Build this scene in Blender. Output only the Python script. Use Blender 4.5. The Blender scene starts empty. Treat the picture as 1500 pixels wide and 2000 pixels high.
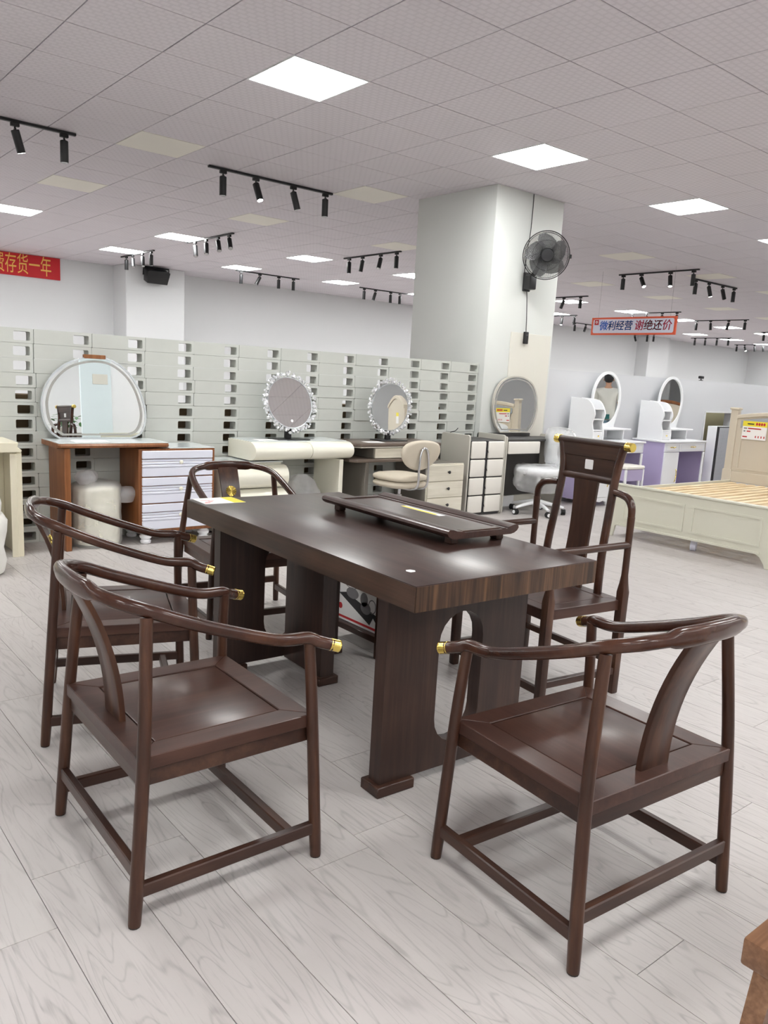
import bpy, bmesh, math, random
from mathutils import Vector, Matrix, noise as mnoise
PI = math.pi
R = math.radians
SC = bpy.context.scene
COL = SC.collection
random.seed(7)

# ------------------------------------------------------------------ camera
CEIL = 3.253
cam_d = bpy.data.cameras.new('camera')
cam = bpy.data.objects.new('camera', cam_d)
COL.objects.link(cam)
SC.camera = cam
_yaw, _pitch, _roll = 0.874103382, -0.186908792, 0.0570983915
_f = Vector((math.cos(_yaw)*math.cos(_pitch), math.sin(_yaw)*math.cos(_pitch), math.sin(_pitch)))
_r = Vector((math.sin(_yaw), -math.cos(_yaw), 0))
_u = _r.cross(_f)
_r2 = math.cos(_roll)*_r + math.sin(_roll)*_u
_u2 = -math.sin(_roll)*_r + math.cos(_roll)*_u
cam.matrix_world = Matrix(((_r2.x, _u2.x, -_f.x, 0), (_r2.y, _u2.y, -_f.y, 0), (_r2.z, _u2.z, -_f.z, 1.3183), (0, 0, 0, 1)))
cam_d.sensor_fit = 'VERTICAL'
cam_d.sensor_height = 36.0
cam_d.lens = 1554.577/2000*36.0
cam_d.shift_x = -11.92/2000
cam_d.shift_y = 30.54/2000
cam_d.clip_start = 0.02
cam_d.clip_end = 100

# ------------------------------------------------------------------ world, exposure
w = bpy.data.worlds.new('world')
SC.world = w
w.use_nodes = True
w.node_tree.nodes['Background'].inputs[0].default_value = (0.75, 0.8, 0.85, 1)
w.node_tree.nodes['Background'].inputs[1].default_value = 0.25
SC.view_settings.view_transform = 'Standard'
SC.view_settings.look = 'None'
SC.view_settings.gamma = 1
SC.view_settings.use_curve_mapping = False
SC.view_settings.exposure = 0.0
PANEL_LIGHT = 39.5

# ------------------------------------------------------------------ object helpers
def tag(o, label=None, cat=None, group=None, kind=None):
    if label: o['label'] = label
    if cat: o['category'] = cat
    if group: o['group'] = group
    if kind: o['kind'] = kind
    return o
def thing(name, label, cat, loc=(0, 0, 0), rz=0.0, group=None):
    o = bpy.data.objects.new(name, None)
    o.empty_display_size = 0.1
    COL.objects.link(o)
    o.location = loc
    o.rotation_euler = (0, 0, rz)
    return tag(o, label, cat, group)
def link(name, mesh, parent=None, mat=None, loc=None):
    o = bpy.data.objects.new(name, mesh)
    COL.objects.link(o)
    if parent: o.parent = parent
    if loc is not None: o.location = loc
    if mat is not None and not mesh.materials: mesh.materials.append(mat)
    return o
def dup(root, loc, rz=0.0, label=None, group=None):
    def cp(o, par):
        c = o.copy()
        COL.objects.link(c)
        if par is not None: c.parent = par
        for ch in kids.get(o.name, []): cp(ch, c)
        return c
    kids = {}
    stack = [root]
    while stack:
        o = stack.pop()
        kids[o.name] = list(o.children)
        stack += kids[o.name]
    c = cp(root, None)
    c.location = loc
    c.rotation_euler = (0, 0, rz)
    if label: c['label'] = label
    if group: c['group'] = group
    return c

def crom(pts, n=6, closed=False):
    P = [Vector(p) for p in pts]
    out = []
    N = len(P)
    rng = range(N if closed else N-1)
    for i in rng:
        if closed:
            a, b, c, d = P[(i-1) % N], P[i], P[(i+1) % N], P[(i+2) % N]
        else:
            a = P[i-1] if i > 0 else 2*P[i]-P[i+1]
            b, c = P[i], P[i+1]
            d = P[i+2] if i+2 < N else 2*P[i+1]-P[i]
        for k in range(n):
            t = k/n
            out.append(0.5*((2*b)+(c-a)*t+(2*a-5*b+4*c-d)*t*t+(3*b-a-3*c+d)*t**3))
    if not closed: out.append(P[-1])
    return out

class MB:
    def __init__(s): s.bm = bmesh.new()
    def box(s, x0, x1, y0, y1, z0, z1, bev=0.0, seg=1, M=None):
        t = bmesh.new()
        bmesh.ops.create_cube(t, size=1)
        for v in t.verts:
            v.co = Vector(((x0+x1)/2+v.co.x*(x1-x0), (y0+y1)/2+v.co.y*(y1-y0), (z0+z1)/2+v.co.z*(z1-z0)))
        if bev > 0:
            bmesh.ops.bevel(t, geom=list(t.edges), offset=bev, segments=seg, profile=0.5, affect='EDGES')
        return s.merge(t, M)
    def merge(s, t, M=None):
        if M is not None: bmesh.ops.transform(t, matrix=M, verts=list(t.verts))
        mp = {}
        for v in t.verts: mp[v] = s.bm.verts.new(v.co)
        for f in t.faces:
            try: s.bm.faces.new([mp[v] for v in f.verts])
            except ValueError: pass
        t.free()
        return s
    def rings(s, rings, cap=True, closed=False):
        vs = [[s.bm.verts.new(p) for p in r] for r in rings]
        n = len(vs[0])
        m = len(vs)
        for i in range(m if closed else m-1):
            a, b = vs[i], vs[(i+1) % m]
            for k in range(n):
                s.bm.faces.new((a[k], a[(k+1) % n], b[(k+1) % n], b[k]))
        if cap and not closed:
            s.bm.faces.new(list(reversed(vs[0])))
            s.bm.faces.new(vs[-1])
        return s
    def tube(s, pts, rad, n=12, up=(0, 0, 1), cap=True, closed=False, M=None, sq=None, ang=0.0):
        P = [Vector(p) for p in pts]
        m = len(P)
        up = Vector(up)
        rs = []
        prev = None
        for i in range(m):
            if closed: t = P[(i+1) % m]-P[i-1]
            else: t = P[min(i+1, m-1)]-P[max(i-1, 0)]
            t.normalize()
            if prev is None:
                u_ = up-t*up.dot(t)
                if u_.length < 1e-4: u_ = Vector((1, 0, 0))-t*t.x
            else:
                u_ = prev-t*prev.dot(t)
                if up.length > 0 and abs(t.dot(up.normalized())) < 0.9: u_ = up-t*up.dot(t)
            u_.normalize()
            prev = u_
            v_ = t.cross(u_)
            r = rad[i] if isinstance(rad, (list, tuple)) and isinstance(rad[0], (list, tuple, float, int)) and len(rad) == m else rad
            ru, rv = r if isinstance(r, (list, tuple)) else (r, r)
            ring = []
            for k in range(n):
                a = 2*PI*k/n+ang
                ca, sa = math.cos(a), math.sin(a)
                if sq:
                    ca = math.copysign(abs(ca)**sq, ca)
                    sa = math.copysign(abs(sa)**sq, sa)
                ring.append(P[i]+u_*(ru*ca)+v_*(rv*sa))
            rs.append(ring)
        if M is not None: rs = [[M @ p for p in r] for r in rs]
        return s.rings(rs, cap, closed)
    def lathe(s, prof, n=20, c=(0, 0, 0), M=None, cap=True):
        rs = []
        for r, z in prof:
            ring = [Vector((c[0]+r*math.cos(2*PI*k/n), c[1]+r*math.sin(2*PI*k/n), c[2]+z)) for k in range(n)]
            rs.append([M @ p for p in ring] if M is not None else ring)
        return s.rings(rs, cap)
    def prism(s, outline, d0, d1, axis='z', bev=0.0, seg=1, M=None):
        # outline in 2D; axis: extrusion axis. x:(y,z) y:(x,z) z:(x,y)
        t = bmesh.new()
        def mk(p, d):
            if axis == 'z': return (p[0], p[1], d)
            if axis == 'y': return (p[0], d, p[1])
            return (d, p[0], p[1])
        a = [t.verts.new(mk(p, d0)) for p in outline]
        b = [t.verts.new(mk(p, d1)) for p in outline]
        n = len(a)
        fa = t.faces.new(a)
        fb = t.faces.new(list(reversed(b)))
        for k in range(n): t.faces.new((a[k], b[k], b[(k+1) % n], a[(k+1) % n]))
        bmesh.ops.recalc_face_normals(t, faces=list(t.faces))
        if bev > 0:
            eds = list(set(list(fa.edges)+list(fb.edges)))
            bmesh.ops.bevel(t, geom=eds, offset=bev, segments=seg, profile=0.5, affect='EDGES')
        return s.merge(t, M)
    def holed(s, outer, holes, d0, d1, axis='y', M=None):
        # slab with holes; outlines in 2D
        t = bmesh.new()
        def mk(p, d):
            if axis == 'z': return (p[0], p[1], d)
            if axis == 'y': return (p[0], d, p[1])
            return (d, p[0], p[1])
        loops = []
        for L in [outer]+holes:
            vs = [t.verts.new(mk(p, d0)) for p in L]
            loops.append(vs)
            for k in range(len(vs)): t.edges.new((vs[k], vs[(k+1) % len(vs)]))
        bmesh.ops.triangle_fill(t, use_beauty=True, use_dissolve=False, edges=list(t.edges))
        front = list(t.faces)
        g = bmesh.ops.extrude_face_region(t, geom=front)
        ax = {'x': Vector((1, 0, 0)), 'y': Vector((0, 1, 0)), 'z': Vector((0, 0, 1))}[axis]
        bmesh.ops.translate(t, verts=[e for e in g['geom'] if isinstance(e, bmesh.types.BMVert)], vec=ax*(d1-d0))
        bmesh.ops.recalc_face_normals(t, faces=list(t.faces))
        return s.merge(t, M)
    def mesh(s, name, mat, smooth=40):
        me = bpy.data.meshes.new(name)
        bmesh.ops.recalc_face_normals(s.bm, faces=list(s.bm.faces))
        s.bm.to_mesh(me)
        s.bm.free()
        if smooth:
            me.polygons.foreach_set('use_smooth', [True]*len(me.polygons))
            me.set_sharp_from_angle(angle=R(smooth))
        if mat is not None: me.materials.append(mat)
        return me
    def build(s, name, mat, parent=None, smooth=40, loc=None, label=None):
        o = link(name, s.mesh(name, mat, smooth), parent, None, loc)
        if label: o['label'] = label
        return o
def boxpart(name, mat, parent, *a, bev=0.003, seg=1, label=None):
    return MB().box(*a, bev=bev, seg=seg).build(name, mat, parent, label=label)
def text_mesh(s, size, mat, thick=0.0, bold=0.0, sx=1.0, shear=0.0, align='CENTER', spacing=1.0):
    cu = bpy.data.curves.new('lettering', 'FONT')
    cu.body = s
    cu.size = size
    cu.extrude = thick
    cu.offset = bold
    cu.align_x = align
    cu.align_y = 'CENTER'
    cu.shear = shear
    cu.space_character = spacing
    cu.resolution_u = 3
    o = bpy.data.objects.new('lettering', cu)
    COL.objects.link(o)
    dg = bpy.context.evaluated_depsgraph_get()
    me = bpy.data.meshes.new_from_object(o.evaluated_get(dg))
    bpy.data.objects.remove(o)
    me.transform(Matrix.Diagonal((sx, 1, 1, 1)))
    me.materials.clear()
    me.materials.append(mat)
    return me
def lettering(s, size, mat, parent, M, name='lettering', **k):
    me = text_mesh(s, size, mat, **k)
    me.transform(M)
    return link(name, me, parent)
FACE_NEG_Y = Matrix(((1, 0, 0, 0), (0, 0, -1, 0), (0, 1, 0, 0), (0, 0, 0, 1)))      # text plane seen from -Y
FACE_NEG_X = Matrix(((0, 0, -1, 0), (-1, 0, 0, 0), (0, 1, 0, 0), (0, 0, 0, 1)))      # text plane seen from -X
def TR(x, y, z): return Matrix.Translation((x, y, z))

# ------------------------------------------------------------------ materials
def srgb(r, g, b):
    def c(v):
        v /= 255
        return v/12.92 if v <= 0.04045 else ((v+0.055)/1.055)**2.4
    return (c(r), c(g), c(b), 1)
class NT:
    def __init__(s, name):
        s.m = bpy.data.materials.new(name)
        s.m.use_nodes = True
        s.t = s.m.node_tree
        s.b = s.t.nodes['Principled BSDF']
    def n(s, typ, ins=None, **kw):
        x = s.t.nodes.new(typ)
        for k, v in kw.items(): setattr(x, k, v)
        for k, v in (ins or {}).items():
            if isinstance(v, bpy.types.NodeSocket): s.t.links.new(v, x.inputs[k])
            else: x.inputs[k].default_value = v
        return x
    def math(s, op, a, b=0.0, c=None):
        i = {0: a, 1: b}
        if c is not None: i[2] = c
        return s.n('ShaderNodeMath', i, operation=op).outputs[0]
    def mix(s, f, a, b, blend='MIX'):
        x = s.n('ShaderNodeMix', {}, data_type='RGBA', blend_type=blend)
        for i, v in ((0, f), (6, a), (7, b)):
            if isinstance(v, bpy.types.NodeSocket): s.t.links.new(v, x.inputs[i])
            else: x.inputs[i].default_value = v
        return x.outputs[2]
    def noise(s, vec, scale, detail=3, rough=0.55, dist=0.0):
        return s.n('ShaderNodeTexNoise', {'Vector': vec, 'Scale': scale, 'Detail': detail, 'Roughness': rough, 'Distortion': dist})
    def scale(s, vec, x, y, z):
        return s.n('ShaderNodeVectorMath', {0: vec, 1: (x, y, z)}, operation='MULTIPLY').outputs[0]
    def add(s, vec, b):
        return s.n('ShaderNodeVectorMath', {0: vec, 1: b}, operation='ADD').outputs[0]
    def set(s, **kw):
        for k, v in kw.items():
            k = k.replace('_', ' ')
            if isinstance(v, bpy.types.NodeSocket): s.t.links.new(v, s.b.inputs[k])
            else: s.b.inputs[k].default_value = v
        return s
    def bump(s, h, strength, dist=0.001):
        b = s.n('ShaderNodeBump', {'Height': h, 'Strength': strength, 'Distance': dist})
        s.t.links.new(b.outputs[0], s.b.inputs['Normal'])
def flat(name, col, rough=0.5, metal=0.0, var=0.04, spec=0.5, coat=0.0, scale=6.0, bump=0.0):
    t = NT(name)
    co = t.n('ShaderNodeTexCoord').outputs['Object']
    nz = t.noise(co, scale, 4).outputs[0]
    dark = tuple(c*(1-var*2) for c in col[:3])+(1,)
    lite = tuple(min(1, c*(1+var)) for c in col[:3])+(1,)
    t.set(Base_Color=t.mix(nz, dark, lite), Roughness=rough, Metallic=metal, Specular_IOR_Level=spec, Coat_Weight=coat, Coat_Roughness=0.15)
    if bump: t.bump(t.noise(co, scale*30, 3).outputs[0], bump)
    return t.m
def wood(name, dark, mid, lite, rough=0.34, coat=0.12, axis='y', fine=1.0, streak=0.5, cr=0.2, sp=0.32):
    t = NT(name)
    co = t.n('ShaderNodeTexCoord').outputs['Object']
    rnd = t.n('ShaderNodeObjectInfo').outputs['Random']
    off = t.n('ShaderNodeCombineXYZ', {0: t.math('MULTIPLY', rnd, 7.0), 1: t.math('MULTIPLY', rnd, 3.0), 2: t.math('MULTIPLY', rnd, 5.0)}).outputs[0]
    co = t.add(co, off)
    s = {'x': (1.5, 22, 22), 'y': (22, 1.5, 22), 'z': (22, 22, 1.5), 'n': (7, 7, 7)}[axis]
    a = t.noise(t.scale(co, *s), fine, 4, 0.6, 0.4).outputs[0]
    s2 = {'x': (4, 110, 110), 'y': (110, 4, 110), 'z': (110, 110, 4), 'n': (60, 60, 60)}[axis]
    b = t.noise(t.scale(co, *s2), fine, 2, 0.6).outputs[0]
    c = t.noise(co, 4.5, 2, 0.5).outputs[0]
    v = t.math('ADD', t.math('MULTIPLY', a, 0.65), t.math('ADD', t.math('MULTIPLY', t.math('SUBTRACT', b, 0.5), streak*0.8), t.math('MULTIPLY', c, 0.35)))
    r = t.n('ShaderNodeValToRGB', {0: v})
    e = r.color_ramp.elements
    e[0].position = 0.30; e[0].color = dark
    e[1].position = 0.72; e[1].color = lite
    m = r.color_ramp.elements.new(0.5); m.color = mid
    t.set(Base_Color=r.outputs[0], Roughness=rough, Coat_Weight=coat, Coat_Roughness=cr, Specular_IOR_Level=sp, Coat_IOR=1.32)
    return t.m
def emit(name, col, st):
    t = NT(name)
    t.set(Base_Color=(0.8, 0.8, 0.8, 1), Emission_Color=col, Emission_Strength=st)
    return t.m
def clear(name, tint, opacity=0.25, rough=0.28):
    # thin wrapping film: mostly see-through with glossy creases
    t = NT(name)
    co = t.n('ShaderNodeTexCoord').outputs['Object']
    nz = t.noise(co, 5, 3, 0.5, 0.6).outputs[0]
    tr = t.n('ShaderNodeBsdfTransparent', {'Color': (0.97, 0.97, 0.97, 1)}).outputs[0]
    gl = t.n('ShaderNodeBsdfGlossy', {'Color': (1, 1, 1, 1), 'Roughness': rough}).outputs[0]
    df = t.n('ShaderNodeBsdfTranslucent', {'Color': tint}).outputs[0]
    d2 = t.n('ShaderNodeBsdfDiffuse', {'Color': tint}).outputs[0]
    dm = t.n('ShaderNodeMixShader', {0: 0.6, 1: df, 2: d2}).outputs[0]
    fr = t.n('ShaderNodeFresnel', {'IOR': 1.4}).outputs[0]
    a = t.n('ShaderNodeMixShader', {0: t.math('ADD', t.math('MULTIPLY', nz, opacity), opacity*0.5), 1: tr, 2: dm}).outputs[0]
    b = t.n('ShaderNodeMixShader', {0: t.math('MULTIPLY', fr, 0.4), 1: a, 2: gl}).outputs[0]
    t.t.links.new(b, t.t.nodes['Material Output'].inputs[0])
    return t.m

M = {}
M['wood'] = wood('dark_lacquered_wood', srgb(38, 22, 16), srgb(60, 36, 26), srgb(92, 61, 43), 0.33, 0.2, 'z', 1.0, 0.15)
M['wood_y'] = wood('dark_lacquered_wood_long', srgb(42, 27, 22), srgb(57, 37, 30), srgb(76, 52, 41), 0.32, 0.2, 'y', 1.0, 0.25)
M['wood_x'] = wood('dark_lacquered_wood_cross', srgb(40, 25, 20), srgb(57, 36, 28), srgb(80, 54, 41), 0.33, 0.2, 'x', 1.0, 0.2)
M['wood_s'] = wood('dark_polished_wood', srgb(42, 23, 17), srgb(60, 35, 26), srgb(86, 55, 40), 0.2, 0.35, 'n', 1.0, 0.1)
M['table_top'] = wood('dark_satin_table_wood', srgb(46, 31, 28), srgb(58, 40, 35), srgb(70, 50, 43), 0.36, 0.3, 'y', 1.0, 0.35, 0.2, 0.25)
M['seat_wood'] = wood('dark_satin_seat_wood', srgb(48, 30, 26), srgb(64, 42, 35), srgb(80, 55, 46), 0.36, 0.3, 'y', 0.8, 0.25, 0.2, 0.22)
M['table_leg'] = wood('dark_table_panel_wood', srgb(38, 26, 23), srgb(52, 37, 32), srgb(70, 50, 42), 0.38, 0.08, 'z', 1.0, 0.3)
M['wood_end'] = wood('walnut_edge_wood', srgb(44, 31, 23), srgb(72, 51, 37), srgb(108, 80, 56), 0.4, 0.1, 'z', 1.0, 0.8)
M['wood_side'] = wood('walnut_side_wood', srgb(44, 31, 25), srgb(62, 45, 36), srgb(80, 58, 46), 0.36, 0.12, 'y', 1.0, 0.4)
M['wood_tray'] = wood('tea_tray_wood', srgb(46, 30, 27), srgb(62, 42, 37), srgb(78, 54, 47), 0.3, 0.2, 'y', 1.0, 0.3)
M['gold'] = flat('polished_brass', srgb(238, 210, 112), 0.24, 1.0, 0.03)
M['rubber'] = flat('black_rubber', srgb(22, 21, 21), 0.6)
M['black'] = flat('black_metal', srgb(20, 20, 22), 0.42)
M['blackg'] = flat('black_plastic', srgb(28, 28, 30), 0.35)
M['chrome'] = flat('chrome', srgb(205, 205, 208), 0.12, 1.0, 0.02)
M['wall'] = flat('white_wall_paint', srgb(212, 213, 214), 0.75, 0, 0.012, 0.3, 0, 0.8)
M['wall_warm'] = flat('cream_wall_paint', srgb(218, 213, 202), 0.75, 0, 0.012, 0.3, 0, 0.8)
M['partition'] = flat('partition_paint', srgb(203, 204, 207), 0.7, 0, 0.012, 0.3, 0, 0.8)
M['pillar'] = flat('pillar_paint', srgb(210, 212, 208), 0.7, 0, 0.015, 0.3, 0, 1.2)
M['beige_panel'] = flat('beige_panel_paint', srgb(216, 213, 203), 0.55, 0, 0.015)
M['block'] = flat('grey_foam_block', srgb(190, 192, 186), 0.85, 0, 0.05, 0.2, 0, 5.0, 0.15)
M['cream'] = flat('cream_lacquer', srgb(233, 230, 214), 0.25, 0, 0.015, 0.5, 0.3)
M['ivory'] = flat('ivory_lacquer', srgb(226, 219, 196), 0.35, 0, 0.02, 0.5, 0.2)
M['white'] = flat('white_lacquer', srgb(238, 239, 241), 0.3, 0, 0.012, 0.5, 0.2)
M['white_cool'] = flat('white_drawer_lacquer', srgb(224, 226, 238), 0.32, 0, 0.015, 0.5, 0.2)
M['lilac'] = flat('lilac_laminate', srgb(186, 174, 210), 0.45, 0, 0.02)
M['orange'] = wood('cherry_wood', srgb(108, 64, 34), srgb(130, 80, 45), srgb(148, 96, 58), 0.4, 0.15, 'z')
M['glass_white'] = flat('white_glass_top', srgb(220, 226, 226), 0.06, 0, 0.01, 0.6)
M['frost'] = flat('frosted_mirror_band', srgb(158, 157, 152), 0.35, 0.2, 0.02)
M['silver'] = flat('silver_rim', srgb(206, 210, 212), 0.2, 0.6, 0.02)
M['taupe'] = wood('taupe_desk_wood', srgb(88, 76, 68), srgb(104, 91, 82), srgb(118, 104, 94), 0.35, 0.2, 'x')
M['bleach'] = wood('bleached_oak', srgb(196, 190, 174), srgb(210, 204, 188), srgb(222, 217, 203), 0.5, 0.0, 'x')
M['greybrown'] = flat('grey_brown_laminate', srgb(120, 114, 106), 0.5)
M['charcoal'] = flat('charcoal_laminate', srgb(62, 60, 60), 0.5)
M['leather'] = flat('beige_leather', srgb(200, 190, 172), 0.5, 0, 0.03, 0.4, 0, 12, 0.1)
M['leather_w'] = flat('white_leather', srgb(226, 222, 214), 0.45, 0, 0.02, 0.4, 0, 12, 0.1)
M['greige'] = flat('greige_panel', srgb(188, 184, 174), 0.5, 0, 0.02)
M['bed'] = flat('pale_sage_lacquer', srgb(208, 206, 190), 0.38, 0, 0.015, 0.5, 0.1)
M['bed_soft'] = flat('taupe_headboard_lacquer', srgb(205, 194, 176), 0.45, 0, 0.015)
M['bed_blue'] = flat('grey_blue_padding', srgb(168, 172, 178), 0.6)
M['pine'] = wood('raw_pine', srgb(206, 176, 134), srgb(228, 206, 168), srgb(240, 224, 192), 0.65, 0.0, 'x', 0.7, 0.5)
M['paper'] = flat('white_paper', srgb(240, 238, 236), 0.7, 0, 0.01)
M['yellow'] = flat('yellow_print', srgb(238, 220, 60), 0.6, 0, 0.02)
M['red'] = flat('red_cloth', srgb(196, 24, 34), 0.6, 0, 0.03)
M['redink'] = flat('red_ink', srgb(196, 40, 46), 0.6, 0, 0.02)
M['blueink'] = flat('blue_ink', srgb(28, 96, 196), 0.6, 0, 0.02)
M['crimson'] = flat('crimson_ink', srgb(168, 24, 62), 0.6, 0, 0.02)
M['signface'] = flat('sign_white_face', srgb(226, 226, 240), 0.5, 0, 0.01)
M['signrim'] = flat('sign_orange_border', srgb(232, 96, 60), 0.5, 0, 0.02)
M['amber'] = flat('gold_print', srgb(236, 186, 92), 0.6, 0, 0.02)
M['ink'] = flat('dark_ink', srgb(44, 42, 44), 0.7, 0, 0.02)
M['greyink'] = flat('grey_ink', srgb(120, 118, 120), 0.6, 0, 0.05)
M['film'] = clear('plastic_film', (0.98, 0.98, 0.98, 1), 0.26)
M['film_bag'] = clear('milky_plastic_bag', (0.95, 0.95, 0.96, 1), 0.45, 0.2)
M['plush'] = flat('white_plush', srgb(228, 226, 220), 0.95, 0, 0.04, 0.1, 0, 40, 0.6)
M['ribbed'] = flat('grey_ribbed_board', srgb(168, 170, 176), 0.6)
M['olive'] = flat('olive_beige_board', srgb(176, 170, 138), 0.6, 0, 0.04)
M['brownboard'] = flat('brown_stock_boards', srgb(120, 102, 78), 0.7, 0, 0.1, 0.3, 0, 3)
M['grid'] = flat('dark_ceiling_joint', srgb(58, 56, 58), 0.8)  # dark backing colour between the ceiling tiles
M['blank'] = flat('plain_beige_tile', srgb(236, 233, 224), 0.8, 0, 0.01)
M['lamp'] = emit('led_panel_light', (0.985, 1.0, 0.985, 1), PANEL_LIGHT)
M['lens_on'] = emit('lit_spot_lens', (1.0, 0.97, 0.9, 1), 40.0)
M['lens_off'] = flat('spot_lens', srgb(190, 190, 190), 0.25, 0.5)
M['rail'] = flat('black_track_rail', srgb(22, 22, 24), 0.45)
M['skin'] = flat('skin', srgb(196, 150, 122), 0.55, 0, 0.03)
M['hair'] = flat('black_hair', srgb(26, 26, 30), 0.6)
M['tee'] = flat('white_tshirt', srgb(224, 222, 214), 0.85, 0, 0.02)
M['jeans'] = flat('blue_jeans', srgb(108, 132, 146), 0.85, 0, 0.08, 0.3, 0, 20)
M['teal'] = flat('teal_case', srgb(32, 104, 102), 0.5)
M['shoe'] = flat('dark_shoe', srgb(50, 48, 48), 0.6)
M['leaf'] = flat('green_leaf', srgb(60, 110, 50), 0.5, 0, 0.1)
M['paleblue'] = flat('pale_blue_panel', srgb(216, 228, 232), 0.6, 0, 0.01)
M['bench'] = wood('brown_bench_wood', srgb(96, 66, 46), srgb(122, 88, 64), srgb(148, 112, 84), 0.32, 0.3, 'x')
def mirror_mat():
    t = NT('mirror_glass')
    co = t.n('ShaderNodeTexCoord').outputs['Object']
    nz = t.noise(co, 3, 2).outputs[0]
    t.set(Base_Color=t.mix(nz, (0.86, 0.88, 0.87, 1), (0.9, 0.92, 0.91, 1)), Metallic=1.0, Roughness=0.008)
    return t.m
M['mirror'] = mirror_mat()
def crystal_mat():
    t = NT('clear_crystal')
    co = t.n('ShaderNodeTexCoord').outputs['Object']
    nz = t.noise(co, 40, 2).outputs[0]
    t.set(Base_Color=t.mix(nz, (0.75, 0.78, 0.82, 1), (1, 1, 1, 1)), Metallic=0.55, Roughness=0.08, Specular_IOR_Level=1.0)
    return t.m
M['crystal'] = crystal_mat()
def tile_mat():
    t = NT('patterned_ceiling_tile')
    co = t.n('ShaderNodeNewGeometry').outputs['Position']
    br = t.n('ShaderNodeTexBrick', {'Vector': co, 'Color1': (1, 1, 1, 1), 'Color2': (0.86, 0.86, 0.86, 1), 'Mortar': (0, 0, 0, 1), 'Scale': 1.0, 'Mortar Size': 0.0085, 'Mortar Smooth': 0.25, 'Bias': 0.0, 'Brick Width': 0.062, 'Row Height': 0.046}, offset=0.5, squash=1.0)
    nz = t.noise(co, 60, 3).outputs[0]
    base = t.mix(br.outputs[0], srgb(208, 202, 208), srgb(218, 212, 218))
    rnd = t.n('ShaderNodeObjectInfo').outputs['Random']
    base = t.mix(t.math('MULTIPLY', nz, 0.12), base, srgb(190, 184, 188))
    base = t.mix(t.math('MULTIPLY', rnd, 0.08), base, srgb(188, 182, 184))
    t.set(Base_Color=base, Roughness=0.55, Specular_IOR_Level=0.35)
    t.bump(br.outputs[0], 0.1, 0.0008)
    return t.m
M['tile'] = tile_mat()
def floor_mat():
    t = NT('pale_grey_oak_plank')
    co = t.n('ShaderNodeNewGeometry').outputs['Position']
    rnd = t.n('ShaderNodeObjectInfo').outputs['Random']
    k = t.math('FLOOR', t.math('DIVIDE', t.n('ShaderNodeSeparateXYZ', {0: co}).outputs[0], 0.2018))
    off = t.n('ShaderNodeCombineXYZ', {0: t.math('ADD', t.math('MULTIPLY', rnd, 31.0), t.math('MULTIPLY', k, 1.7)), 1: t.math('MULTIPLY', rnd, 17.0), 2: t.math('MULTIPLY', k, 2.3)}).outputs[0]
    p = t.add(t.scale(co, 5.5, 0.85, 1.0), off)
    n1 = t.noise(p, 1.0, 2, 0.5, 0.35).outputs[0]
    ring = t.math('SINE', t.math('MULTIPLY', n1, 120.0))
    line = t.math('POWER', t.math('MAXIMUM', ring, 0.0), 8.0)
    pores = t.noise(t.add(t.scale(co, 95, 6.5, 1), off), 1.0, 3, 0.65).outputs[0]
    pm = t.n('ShaderNodeMapRange', {0: pores, 1: 0.52, 2: 0.72, 3: 0.0, 4: 1.0}).outputs[0]
    big = t.noise(t.add(t.scale(co, 3, 0.9, 1), off), 1.0, 3).outputs[0]
    base = t.mix(big, srgb(178, 172, 169), srgb(191, 186, 183))
    base = t.mix(t.math('MULTIPLY', rnd, 0.35), base, srgb(172, 166, 164))
    base = t.mix(t.math('MULTIPLY', t.math('MULTIPLY', line, t.math('ADD', t.math('MULTIPLY', pores, 0.9), 0.08)), 0.42), base, srgb(100, 93, 90))
    base = t.mix(t.math('MULTIPLY', pm, 0.24), base, srgb(112, 105, 102))
    t.set(Base_Color=base, Roughness=t.math('ADD', 0.36, t.math('MULTIPLY', pores, 0.12)), Specular_IOR_Level=0.45)
    t.bump(t.math('SUBTRACT', 0.0, t.math('ADD', line, pm)), 0.05, 0.0006)
    return t.m
M['floor'] = floor_mat()
M['subfloor'] = flat('subfloor', srgb(96, 90, 88), 0.9)

def smoke_mat():
    t = NT('smoked_fan_blade')
    co = t.n('ShaderNodeTexCoord').outputs['Object']
    nz = t.noise(co, 20, 2).outputs[0]
    t.set(Base_Color=t.mix(nz, srgb(84, 84, 86), srgb(104, 104, 106)), Roughness=0.3, Alpha=0.6)
    return t.m
M['smoke'] = smoke_mat()

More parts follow.
